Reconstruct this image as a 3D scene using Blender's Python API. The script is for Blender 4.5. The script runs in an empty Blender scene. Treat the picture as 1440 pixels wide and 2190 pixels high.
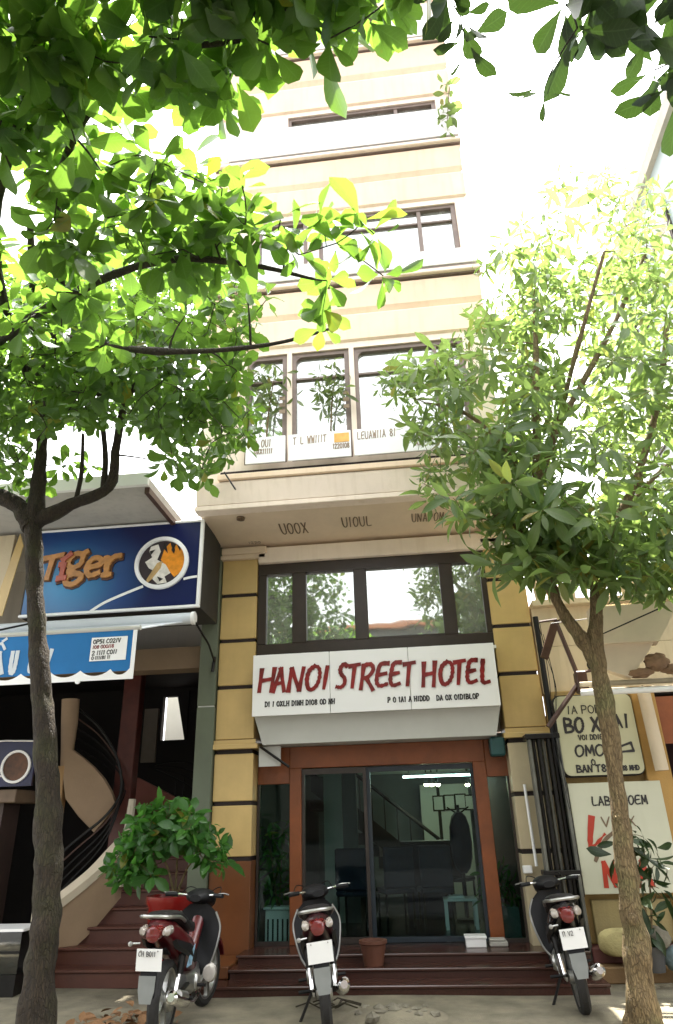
import bpy, bmesh, math, random
import numpy as np
from mathutils import Vector, Matrix, Quaternion, noise
R = math.radians
random.seed(7)
rng = np.random.default_rng(11)
SC = bpy.context.scene
COL = SC.collection

# ------------------------------------------------------------------ camera, sky, sun, exposure
F_PX, PITCH, YAW, ROLL = 1450.0, 24.9, 5.75, -1.72
CAM = Vector((0, -9, 1.5))
CM = Matrix.Rotation(R(YAW), 3, 'Z') @ Matrix.Rotation(R(90 + PITCH), 3, 'X') @ Matrix.Rotation(R(ROLL), 3, 'Z')
cd = bpy.data.cameras.new('camera'); co = bpy.data.objects.new('camera', cd); COL.objects.link(co)
co.matrix_world = Matrix.Translation(CAM) @ CM.to_4x4()
cd.sensor_fit = 'VERTICAL'; cd.sensor_height = 36; cd.lens = 36 * F_PX / 2190
cd.clip_start = 0.05; cd.clip_end = 900
SC.camera = co

SUN_EL, SUN_AZ = 74.0, 4.0             # azimuth clockwise from +Y: high, just behind the hotel (the facade looks to -Y)
w = bpy.data.worlds.new('World'); SC.world = w; w.use_nodes = True
nt = w.node_tree; nt.nodes.clear()
wo = nt.nodes.new('ShaderNodeOutputWorld'); bg = nt.nodes.new('ShaderNodeBackground')
sk = nt.nodes.new('ShaderNodeTexSky'); sk.sky_type = 'NISHITA'; sk.sun_disc = False
sk.sun_elevation = R(SUN_EL); sk.sun_rotation = R(SUN_AZ); sk.air_density = 1.0; sk.dust_density = 6.0; sk.ozone_density = 1.0
hs = nt.nodes.new('ShaderNodeHueSaturation'); hs.inputs['Saturation'].default_value = 0.08
nt.links.new(sk.outputs[0], hs.inputs['Color']); nt.links.new(hs.outputs[0], bg.inputs[0])
bg.inputs[1].default_value = 0.15
nt.links.new(bg.outputs[0], wo.inputs[0])
ld = bpy.data.lights.new('sun', 'SUN'); lo = bpy.data.objects.new('sun', ld); COL.objects.link(lo)
ld.energy = 4.0; ld.angle = R(0.6); ld.color = (1.0, 0.93, 0.82)
sv = Vector((math.sin(R(SUN_AZ)) * math.cos(R(SUN_EL)), math.cos(R(SUN_AZ)) * math.cos(R(SUN_EL)), math.sin(R(SUN_EL))))
lo.rotation_euler = sv.to_track_quat('Z', 'Y').to_euler()
SC.view_settings.view_transform = 'Standard'; SC.view_settings.look = 'None'
SC.view_settings.exposure = 2.8; SC.view_settings.gamma = 1.0; SC.view_settings.use_curve_mapping = False
SC.render.engine = 'CYCLES'
SC.cycles.max_bounces = 10; SC.cycles.diffuse_bounces = 5; SC.cycles.transparent_max_bounces = 12
SC.cycles.use_denoising = True

def ray(x, y):
    return CM @ Vector(((x - 720) / F_PX, -(y - 1095) / F_PX, -1.0))
def P(x, y, Y):                        # photo pixel -> the point at depth Y
    d = ray(x, y); return CAM + d * ((Y - CAM.y) / d.y)
def PZ(x, y, Z):
    d = ray(x, y); return CAM + d * ((Z - CAM.z) / d.z)

# ------------------------------------------------------------------ materials
def nodes(name):
    m = bpy.data.materials.new(name); m.use_nodes = True
    t = m.node_tree; b = t.nodes['Principled BSDF']
    return m, t, b
def M(name, col, rough=.6, var=.12, scale=4.0, bump=.0, bscale=60.0, metal=0.0, coat=0.0, streak=0.0, streak_col=(.05, .045, .035), spec=.5):
    m, t, b = nodes(name); N = t.nodes.new; L = t.links.new
    tc = N('ShaderNodeTexCoord')
    n = N('ShaderNodeTexNoise'); n.inputs['Scale'].default_value = scale; n.inputs['Detail'].default_value = 6; n.inputs['Roughness'].default_value = .6
    L(tc.outputs['Object'], n.inputs['Vector'])
    r = N('ShaderNodeValToRGB'); r.color_ramp.elements[0].position = .3; r.color_ramp.elements[1].position = .72
    r.color_ramp.elements[0].color = tuple(c * (1 - var) for c in col) + (1,)
    r.color_ramp.elements[1].color = tuple(min(1, c * (1 + var)) for c in col) + (1,)
    L(n.outputs['Fac'], r.inputs[0]); out = r.outputs[0]
    if streak:
        mp = N('ShaderNodeMapping'); mp.inputs['Scale'].default_value = (7, 7, .55); L(tc.outputs['Object'], mp.inputs[0])
        n2 = N('ShaderNodeTexNoise'); n2.inputs['Scale'].default_value = 1.6; n2.inputs['Detail'].default_value = 8; L(mp.outputs[0], n2.inputs['Vector'])
        r2 = N('ShaderNodeValToRGB'); r2.color_ramp.elements[0].position = .5; r2.color_ramp.elements[1].position = .8
        r2.color_ramp.elements[0].color = (0, 0, 0, 1); r2.color_ramp.elements[1].color = (streak,) * 3 + (1,)
        L(n2.outputs['Fac'], r2.inputs[0])
        mx = N('ShaderNodeMix'); mx.data_type = 'RGBA'; L(r2.outputs[0], mx.inputs[0]); L(out, mx.inputs[6]); mx.inputs[7].default_value = streak_col + (1,)
        out = mx.outputs[2]
    L(out, b.inputs['Base Color'])
    b.inputs['Roughness'].default_value = rough; b.inputs['Metallic'].default_value = metal
    b.inputs['Specular IOR Level'].default_value = spec
    if coat: b.inputs['Coat Weight'].default_value = coat; b.inputs['Coat Roughness'].default_value = .06
    if bump:
        n3 = N('ShaderNodeTexNoise'); n3.inputs['Scale'].default_value = bscale; n3.inputs['Detail'].default_value = 8
        L(tc.outputs['Object'], n3.inputs['Vector'])
        bp = N('ShaderNodeBump'); bp.inputs['Strength'].default_value = bump; bp.inputs['Distance'].default_value = .02
        L(n3.outputs['Fac'], bp.inputs['Height']); L(bp.outputs[0], b.inputs['Normal'])
    return m
def leaf_mat(name, dark, light, trans, yellow=.0, rough=.38, tf=.45):
    m, t, b = nodes(name); N = t.nodes.new; L = t.links.new
    g = N('ShaderNodeNewGeometry'); oi = N('ShaderNodeObjectInfo')
    ad = N('ShaderNodeMath'); ad.operation = 'ADD'; L(g.outputs['Random Per Island'], ad.inputs[0]); L(oi.outputs['Random'], ad.inputs[1])
    fr = N('ShaderNodeMath'); fr.operation = 'FRACT'; L(ad.outputs[0], fr.inputs[0])
    r = N('ShaderNodeValToRGB'); e = r.color_ramp.elements
    e[0].position = 0; e[0].color = dark + (1,); e[1].position = .9; e[1].color = light + (1,)
    if yellow:
        x = e.new(1 - yellow); x.color = light + (1,); y = e.new(1 - yellow * .5); y.color = (.28, .20, .02, 1)
    L(fr.outputs[0], r.inputs[0])
    tc = N('ShaderNodeTexCoord'); n = N('ShaderNodeTexNoise'); n.inputs['Scale'].default_value = 9; n.inputs['Detail'].default_value = 5
    L(tc.outputs['Object'], n.inputs['Vector'])
    at = N('ShaderNodeAttribute'); at.attribute_name = 'blade'; sx = N('ShaderNodeSeparateXYZ'); L(at.outputs['Vector'], sx.inputs[0])
    a1 = N('ShaderNodeMath'); a1.operation = 'ABSOLUTE'; L(sx.outputs[0], a1.inputs[0])
    mu = N('ShaderNodeMath'); mu.operation = 'MULTIPLY_ADD'; mu.inputs[1].default_value = -.16; L(a1.outputs[0], mu.inputs[0]); L(sx.outputs[1], mu.inputs[2])
    fq = N('ShaderNodeMath'); fq.operation = 'MULTIPLY'; fq.inputs[1].default_value = 62.0; L(mu.outputs[0], fq.inputs[0])
    sn = N('ShaderNodeMath'); sn.operation = 'SINE'; L(fq.outputs[0], sn.inputs[0])
    vr = N('ShaderNodeMapRange'); vr.inputs[1].default_value = .75; vr.inputs[2].default_value = 1; vr.inputs[3].default_value = 0; vr.inputs[4].default_value = .28; L(sn.outputs[0], vr.inputs[0])
    rb_ = N('ShaderNodeMapRange'); rb_.inputs[1].default_value = .10; rb_.inputs[2].default_value = .0; rb_.inputs[3].default_value = 0; rb_.inputs[4].default_value = .7; L(a1.outputs[0], rb_.inputs[0])
    vm = N('ShaderNodeMath'); vm.operation = 'MAXIMUM'; L(vr.outputs[0], vm.inputs[0]); L(rb_.outputs[0], vm.inputs[1])
    vx = N('ShaderNodeMix'); vx.data_type = 'RGBA'; L(vm.outputs[0], vx.inputs[0]); L(r.outputs[0], vx.inputs[6]); vx.inputs[7].default_value = tuple(min(.35, c * 2.2 + .02) for c in light) + (1,)
    nb = N('ShaderNodeTexNoise'); nb.inputs['Scale'].default_value = 26; L(tc.outputs['Object'], nb.inputs['Vector'])
    br = N('ShaderNodeMapRange'); br.inputs[1].default_value = .68; br.inputs[2].default_value = .74; br.inputs[3].default_value = 0; br.inputs[4].default_value = .6; L(nb.outputs['Fac'], br.inputs[0])
    bx_ = N('ShaderNodeMix'); bx_.data_type = 'RGBA'; L(br.outputs[0], bx_.inputs[0]); L(vx.outputs[2], bx_.inputs[6]); bx_.inputs[7].default_value = (.13, .085, .02, 1)
    r = bx_
    mx = N('ShaderNodeMix'); mx.data_type = 'RGBA'; mx.blend_type = 'MULTIPLY'; mx.inputs[0].default_value = .5
    L(bx_.outputs[2], mx.inputs[6]); L(n.outputs['Fac'], mx.inputs[7])
    L(mx.outputs[2], b.inputs['Base Color']); b.inputs['Roughness'].default_value = rough
    tr = N('ShaderNodeBsdfTranslucent')
    m2 = N('ShaderNodeMix'); m2.data_type = 'RGBA'; m2.inputs[0].default_value = .35
    L(r.outputs[2], m2.inputs[7]); vt = N('ShaderNodeMix'); vt.data_type = 'RGBA'; L(vm.outputs[0], vt.inputs[0]); vt.inputs[6].default_value = trans + (1,); vt.inputs[7].default_value = tuple(c * .45 for c in trans) + (1,); L(vt.outputs[2], m2.inputs[6]); L(m2.outputs[2], tr.inputs[0])
    ms = N('ShaderNodeMixShader'); ms.inputs[0].default_value = tf
    L(b.outputs[0], ms.inputs[1]); L(tr.outputs[0], ms.inputs[2])
    L(ms.outputs[0], t.nodes['Material Output'].inputs[0])
    return m
def bark_mat(name, a, bcol, c):
    m, t, b = nodes(name); N = t.nodes.new; L = t.links.new
    tc = N('ShaderNodeTexCoord'); mp = N('ShaderNodeMapping'); mp.inputs['Scale'].default_value = (9, 9, 2.2); L(tc.outputs['Object'], mp.inputs[0])
    n = N('ShaderNodeTexNoise'); n.inputs['Scale'].default_value = 2.2; n.inputs['Detail'].default_value = 10; n.inputs['Roughness'].default_value = .7; L(mp.outputs[0], n.inputs['Vector'])
    r = N('ShaderNodeValToRGB'); e = r.color_ramp.elements; e[0].position = .32; e[0].color = a + (1,); e[1].position = .75; e[1].color = bcol + (1,)
    L(n.outputs['Fac'], r.inputs[0])
    n2 = N('ShaderNodeTexNoise'); n2.inputs['Scale'].default_value = 3.5; n2.inputs['Detail'].default_value = 7; L(tc.outputs['Object'], n2.inputs['Vector'])
    r2 = N('ShaderNodeValToRGB'); r2.color_ramp.elements[0].position = .48; r2.color_ramp.elements[1].position = .68; L(n2.outputs['Fac'], r2.inputs[0])
    mx = N('ShaderNodeMix'); mx.data_type = 'RGBA'; L(r2.outputs[0], mx.inputs[0]); L(r.outputs[0], mx.inputs[6]); mx.inputs[7].default_value = c + (1,)
    L(mx.outputs[2], b.inputs['Base Color']); b.inputs['Roughness'].default_value = .9
    wv = N('ShaderNodeMapping'); wv.inputs['Scale'].default_value = (52, 52, 13); L(tc.outputs['Object'], wv.inputs[0])
    dn = N('ShaderNodeTexNoise'); dn.inputs['Scale'].default_value = 1.1; dn.inputs['Detail'].default_value = 3; L(wv.outputs[0], dn.inputs['Vector'])
    av = N('ShaderNodeVectorMath'); av.operation = 'ADD'; L(wv.outputs[0], av.inputs[0]); L(dn.outputs['Color'], av.inputs[1])
    vo = N('ShaderNodeTexVoronoi'); vo.feature = 'DISTANCE_TO_EDGE'; vo.inputs['Scale'].default_value = 1.0; L(av.outputs[0], vo.inputs['Vector'])
    cr = N('ShaderNodeMapRange'); cr.inputs[1].default_value = 0; cr.inputs[2].default_value = .16; cr.inputs[3].default_value = .45; cr.inputs[4].default_value = 1; L(vo.outputs['Distance'], cr.inputs[0])
    mc = N('ShaderNodeMix'); mc.data_type = 'RGBA'; mc.blend_type = 'MULTIPLY'; mc.inputs[0].default_value = .55; L(mx.outputs[2], mc.inputs[6]); L(cr.outputs[0], mc.inputs[7]); L(mc.outputs[2], b.inputs['Base Color'])
    hm = N('ShaderNodeMath'); hm.operation = 'MULTIPLY_ADD'; hm.inputs[1].default_value = .6; L(n.outputs['Fac'], hm.inputs[0]); L(cr.outputs[0], hm.inputs[2])
    bp = N('ShaderNodeBump'); bp.inputs['Strength'].default_value = 1.0; bp.inputs['Distance'].default_value = .02; L(hm.outputs[0], bp.inputs['Height']); L(bp.outputs[0], b.inputs['Normal'])
    return m
def glass_mat(name, tint, refl, rough=.02, gcol=(1, 1, 1), film=0):
    m, t, b = nodes(name); N = t.nodes.new; L = t.links.new
    tp = N('ShaderNodeBsdfTransparent'); tp.inputs[0].default_value = tint + (1,)
    gl = N('ShaderNodeBsdfGlossy'); gl.inputs['Roughness'].default_value = rough; gl.inputs[0].default_value = gcol + (1,)
    lw = N('ShaderNodeLayerWeight'); lw.inputs[0].default_value = .08 if refl < .02 else .2
    mr = N('ShaderNodeMapRange'); mr.inputs[3].default_value = refl; mr.inputs[4].default_value = min(1, refl + .5); L(lw.outputs['Fresnel'], mr.inputs[0])
    tc = N('ShaderNodeTexCoord'); n = N('ShaderNodeTexNoise'); n.inputs['Scale'].default_value = 1.2; L(tc.outputs['Object'], n.inputs['Vector'])
    bp = N('ShaderNodeBump'); bp.inputs['Strength'].default_value = .05; bp.inputs['Distance'].default_value = .05; L(n.outputs['Fac'], bp.inputs['Height']); L(bp.outputs[0], gl.inputs['Normal'])
    ms = N('ShaderNodeMixShader'); L(mr.outputs[0], ms.inputs[0]); L(tp.outputs[0], ms.inputs[1]); L(gl.outputs[0], ms.inputs[2])
    out = ms
    if film:                            # a thin film of dust on the pane
        df_ = N('ShaderNodeBsdfDiffuse'); df_.inputs[0].default_value = (.62, .63, .58, 1); m3 = N('ShaderNodeMixShader')
        nf = N('ShaderNodeTexNoise'); nf.inputs['Scale'].default_value = 3; nf.inputs['Detail'].default_value = 6; L(tc.outputs['Object'], nf.inputs['Vector'])
        mf = N('ShaderNodeMapRange'); mf.inputs[3].default_value = film * .5; mf.inputs[4].default_value = film * 1.5; L(nf.outputs['Fac'], mf.inputs[0]); L(mf.outputs[0], m3.inputs[0])
        L(ms.outputs[0], m3.inputs[1]); L(df_.outputs[0], m3.inputs[2]); out = m3
    L(out.outputs[0], t.nodes['Material Output'].inputs[0])
    return m
def emit_mat(name, col, s):
    m, t, b = nodes(name); b.inputs['Emission Color'].default_value = col + (1,); b.inputs['Emission Strength'].default_value = s
    b.inputs['Base Color'].default_value = (.8, .8, .8, 1); return m

CREAM = M('cream_render', (.87, .74, .62), .8, .07, 1.5, .2, 90, streak=.28, streak_col=(.50, .38, .24))
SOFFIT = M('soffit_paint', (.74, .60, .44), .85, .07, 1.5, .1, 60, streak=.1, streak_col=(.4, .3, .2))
ORANGE = M('orange_render', (.86, .67, .49), .8, .1, 1.2, .2, 90, streak=.25, streak_col=(.5, .36, .2))  # own colour of the sill ledge, painted shade on the wall bands
WHITE = M('white_paint', (.8, .79, .76), .6, .04, 2, .05, 60)
TILE = M('ochre_tile', (.58, .41, .165), .35, .1, 2.5, .05, 40, streak=.1, streak_col=(.28, .17, .06))
TILE2 = M('sand_tile', (.50, .42, .27), .45, .1, 2.5, .05, 40, streak=.15, streak_col=(.25, .19, .1))
BASE = M('red_brown_tile', (.155, .055, .019), .28, .15, 3, .05, 30)
STEP = M('dark_brown_granite', (.055, .022, .016), .25, .25, 60, .02, 120)
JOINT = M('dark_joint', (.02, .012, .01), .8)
UPF = M('weathered_brown_frame', (.19, .14, .115), .5, .2, 6)  # frame brown lightened to paint in the glare on the upper storeys
BROWNF = M('dark_brown_frame', (.032, .019, .013), .4, .2, 6)
WOODR = M('red_wood', (.19, .052, .012), .4, .25, 3, .1, 40)
GREYB = M('grey_board', (.50, .50, .46), .7, .06, 2)
GREYR = M('grey_render', (.42, .40, .36), .85, .1, 1.5, .2, 70, streak=.3, streak_col=(.2, .19, .17))
GREENG = M('green_grey_post', (.115, .135, .09), .6, .12, 2, .1, 40, streak=.2, streak_col=(.07, .11, .08))
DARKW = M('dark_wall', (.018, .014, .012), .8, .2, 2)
BEIGE = M('beige_plaster', (.31, .215, .135), .8, .12, 2, .12, 60, streak=.25, streak_col=(.33, .22, .14))
STAIRB = M('brown_stair', (.085, .027, .016), .5, .2, 3, .1, 50)
METAL = M('dark_metal', (.014, .013, .012), .45, .25, 8, metal=.3, spec=.3)
BRACK = M('brown_metal', (.06, .025, .015), .5, .25, 8)
SIGNW = M('sign_white', (.87, .87, .86), .3, .015, 3)
REDL = M('dark_red_letter', (.20, .008, .008), .35, .5, 8)
BLACKL = M('black_letter', (.02, .018, .018), .5, .1)
BROWNL = M('brown_letter', (.17, .115, .07), .7, .2, 9)
OCHRE = M('ochre_wall', (.40, .27, .10), .8, .14, 1.5, .2, 60, streak=.4, streak_col=(.2, .13, .05))
CREAMW = M('pale_cream_wall', (.62, .52, .36), .85, .1, 1.4, .2, 60, streak=.35, streak_col=(.36, .28, .17))
TARP = M('cream_tarp', (.62, .52, .38), .8, .1, 2, .15, 20)
ASPH = M('asphalt', (.05, .05, .05), .9, .2, 4, .3, 200)
PAVE = M('pavement_concrete', (.185, .165, .115), .9, .42, 2.6, .5, 90, streak=.25, streak_col=(.22, .19, .12))
STONE = M('rubble_stone', (.17, .155, .115), .9, .3, 9, .5, 30)
BLUEST = M('blue_grey_stone', (.14, .20, .21), .9, .3, 9, .5, 30)
CHROME = M('chrome', (.75, .75, .74), .14, .05, 3, metal=1.0)
ALU = M('cast_aluminium', (.42, .42, .40), .35, .15, 12, metal=.9)
RUBBER = M('tyre_rubber', (.022, .021, .02), .8, .2, 30, .3, 120)
BLKP = M('black_plastic', (.010, .010, .011), .5, .2, 9, spec=.22)
SEATM = M('black_vinyl', (.011, .010, .011), .5, .1, 20, .15, 160, spec=.3)
TEAL = M('dark_teal', (.015, .07, .07), .5)
CLAY = M('terracotta', (.12, .042, .022), .7, .2, 6, .2, 50)
REDPOT = M('red_glazed_pot', (.20, .010, .008), .25, .15, 4)
PGLASS = glass_mat('shop_glass', (.64, .76, .75), .010)
MIRROR = glass_mat('mirror_window_glass', (.30, .36, .33), .62, .03, (.92, .95, .92), .25)
BARK_L = bark_mat('brown_bark', (.020, .014, .009), (.060, .042, .024), (.045, .042, .016))
BARK_R = bark_mat('pale_bark', (.12, .078, .034), (.32, .23, .11), (.17, .15, .06))
LEAF_L = leaf_mat('broad_leaf', (.034, .092, .014), (.072, .145, .024), (.24, .45, .045), .035, .4, .43)
LEAF_R = leaf_mat('narrow_leaf', (.045, .11, .03), (.14, .20, .065), (.38, .56, .12), .05, .42, .46)
LEAF_D = leaf_mat('dark_broad_leaf', (.014, .034, .008), (.03, .06, .014), (.05, .10, .012), 0, .45, .22)  # paints silhouette shade into the overhead twigs; the dracaena's own dark tone
LEAF_P = leaf_mat('pot_leaf', (.025, .11, .018), (.06, .19, .03), (.16, .46, .06), .02, .35, .45)
LEAF_V = leaf_mat('vine_leaf', (.05, .09, .02), (.10, .14, .05), (.30, .42, .10), .05, .5, .5)

# ------------------------------------------------------------------ building helpers
ORG = {}
def tag(o, label=None, cat=None, group=None, kind=None):
    if label: o['label'] = label
    if cat: o['category'] = cat
    if group: o['group'] = group
    if kind: o['kind'] = kind
    return o
def thing(name, label, cat, loc=(0, 0, 0), rot=(0, 0, 0), group=None, local=False):
    o = bpy.data.objects.new(name, None); COL.objects.link(o); o.empty_display_size = .2
    o.location = loc; o.rotation_euler = rot
    ORG[o.name] = Vector((0, 0, 0)) if local else Vector(loc)
    return tag(o, label, cat, group)
class MB:
    def __init__(s): s.bm = bmesh.new()
    def box(s, x0, x1, y0, y1, z0, z1, bev=0.0):
        vs = [s.bm.verts.new((x, y, z)) for x in (x0, x1) for y in (y0, y1) for z in (z0, z1)]
        f = [s.bm.faces.new([vs[i] for i in q]) for q in ((0, 1, 3, 2), (4, 6, 7, 5), (0, 4, 5, 1), (2, 3, 7, 6), (0, 2, 6, 4), (1, 5, 7, 3))]
        if bev:
            es = list({e for q in f for e in q.edges})
            bmesh.ops.bevel(s.bm, geom=es, offset=bev, segments=1, affect='EDGES')
        return s
    def hexa(s, p):                     # eight corners: bottom four, top four, same turn
        vs = [s.bm.verts.new(q) for q in p]
        for q in ((0, 1, 2, 3), (7, 6, 5, 4), (0, 4, 5, 1), (1, 5, 6, 2), (2, 6, 7, 3), (3, 7, 4, 0)): s.bm.faces.new([vs[i] for i in q])
        return s
    def prism(s, pts, axis, a, b):      # closed outline pushed along an axis; a and b are numbers or functions of the outline point
        fa = a if callable(a) else (lambda p: a); fb = b if callable(b) else (lambda p: b)
        def mk(p, d):
            return {'y': (p[0], d, p[1]), 'x': (d, p[0], p[1]), 'z': (p[0], p[1], d)}[axis]
        A = [s.bm.verts.new(mk(p, fa(p))) for p in pts]; B = [s.bm.verts.new(mk(p, fb(p))) for p in pts]
        n = len(pts); s.bm.faces.new(A); s.bm.faces.new(B[::-1])
        for i in range(n): s.bm.faces.new((A[i], B[i], B[(i + 1) % n], A[(i + 1) % n]))
        return s
    def rings(s, rings, cap=True, closed=True):
        V = [[s.bm.verts.new(p) for p in r] for r in rings]; n = len(V[0])
        for i in range(len(V) - 1):
            for j in range(n if closed else n - 1):
                k = (j + 1) % n; s.bm.faces.new((V[i][j], V[i][k], V[i + 1][k], V[i + 1][j]))
        if cap and closed: s.bm.faces.new(V[0][::-1]); s.bm.faces.new(V[-1])
        return s
    def tube(s, pts, r, n=8, cap=True):
        pts = [Vector(p) for p in pts]; m = len(pts)
        rr = list(r) if hasattr(r, '__len__') else [r] * m
        rings = []; up = None
        for i, p in enumerate(pts):
            d = (pts[min(i + 1, m - 1)] - pts[max(i - 1, 0)]).normalized()
            if up is None:
                up = Vector((0, 0, 1)) if abs(d.z) < .9 else Vector((1, 0, 0))
            a = d.cross(up)
            if a.length < 1e-5: a = d.cross(Vector((0, 1, 0)))
            a.normalize(); b = a.cross(d).normalized(); up = b
            rings.append([p + (a * math.cos(2 * math.pi * k / n) + b * math.sin(2 * math.pi * k / n)) * rr[i] for k in range(n)])
        return s.rings(rings, cap)
    def lathe(s, prof, c, n=20, axis='z'):
        def mk(r, h, t):
            a, b = r * math.cos(t), r * math.sin(t)
            v = {'z': (a, b, h), 'x': (h, a, b), 'y': (a, h, b)}[axis]
            return Vector(c) + Vector(v)
        return s.rings([[mk(r, h, 2 * math.pi * k / n) for k in range(n)] for r, h in prof])
    def ring(s, prof, c, n=28, axis='x'):   # closed profile turned about an axis (tyres, rims)
        m = len(prof); V = []
        for k in range(n):
            t = 2 * math.pi * k / n; row = []
            for r, h in prof:
                a, b = r * math.cos(t), r * math.sin(t)
                row.append(s.bm.verts.new(Vector(c) + Vector({'z': (a, b, h), 'x': (h, a, b), 'y': (a, h, b)}[axis])))
            V.append(row)
        for k in range(n):
            for j in range(m): s.bm.faces.new((V[k][j], V[k][(j + 1) % m], V[(k + 1) % n][(j + 1) % m], V[(k + 1) % n][j]))
        return s
    def loft(s, secs, n=14, pw=2.4):    # sections (y, z_mid, half_width, half_height)
        rr = []
        for y, z, hw, hh, *x in secs:
            cx = x[0] if x else 0
            rr.append([(cx + hw * math.copysign(abs(math.cos(t)) ** (2 / pw), math.cos(t)), y, z + hh * math.copysign(abs(math.sin(t)) ** (2 / pw), math.sin(t))) for t in [2 * math.pi * k / n for k in range(n)]])
        return s.rings(rr)
    def blob(s, c, r, sub=2, jit=.25, sq=(1, 1, 1)):
        q = bmesh.ops.create_icosphere(s.bm, subdivisions=sub, radius=1)
        for v in q['verts']:
            k = 1 + random.uniform(-jit, jit)
            v.co = Vector((v.co.x * sq[0], v.co.y * sq[1], v.co.z * sq[2])) * r * k + Vector(c)
        return s
    def build(s, name, mat, parent=None, smooth=True, angle=38):
        bm = s.bm; bmesh.ops.recalc_face_normals(bm, faces=bm.faces)
        off = ORG.get(parent.name, Vector((0, 0, 0))) if parent else None
        if parent is None:
            lo_ = [min(v.co[i] for v in bm.verts) for i in range(3)]; hi_ = [max(v.co[i] for v in bm.verts) for i in range(3)]
            off = Vector(((lo_[0] + hi_[0]) / 2, (lo_[1] + hi_[1]) / 2, lo_[2]))
        for v in bm.verts: v.co -= off
        me = bpy.data.meshes.new(name); bm.to_mesh(me); bm.free()
        if smooth:
            me.shade_smooth(); me.set_sharp_from_angle(angle=R(angle))
        me.materials.append(mat)
        o = bpy.data.objects.new(name, me); COL.objects.link(o)
        if parent: o.parent = parent; ORG[o.name] = off
        else: o.location = off; ORG[o.name] = off
        return o
def bx(name, mat, parent, *a, bev=0.0): return MB().box(*a, bev=bev).build(name, mat, parent, smooth=False)
def smooth_path(pts, k=6):
    pts = [Vector(p) for p in pts]; out = []
    for i in range(len(pts) - 1):
        p0, p1, p2, p3 = pts[max(i - 1, 0)], pts[i], pts[i + 1], pts[min(i + 2, len(pts) - 1)]
        for j in range(k):
            t = j / k
            out.append(.5 * ((2 * p1) + (p2 - p0) * t + (2 * p0 - 5 * p1 + 4 * p2 - p3) * t * t + (3 * p1 - p0 - 3 * p2 + p3) * t ** 3))
    return out + [pts[-1]]
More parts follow.
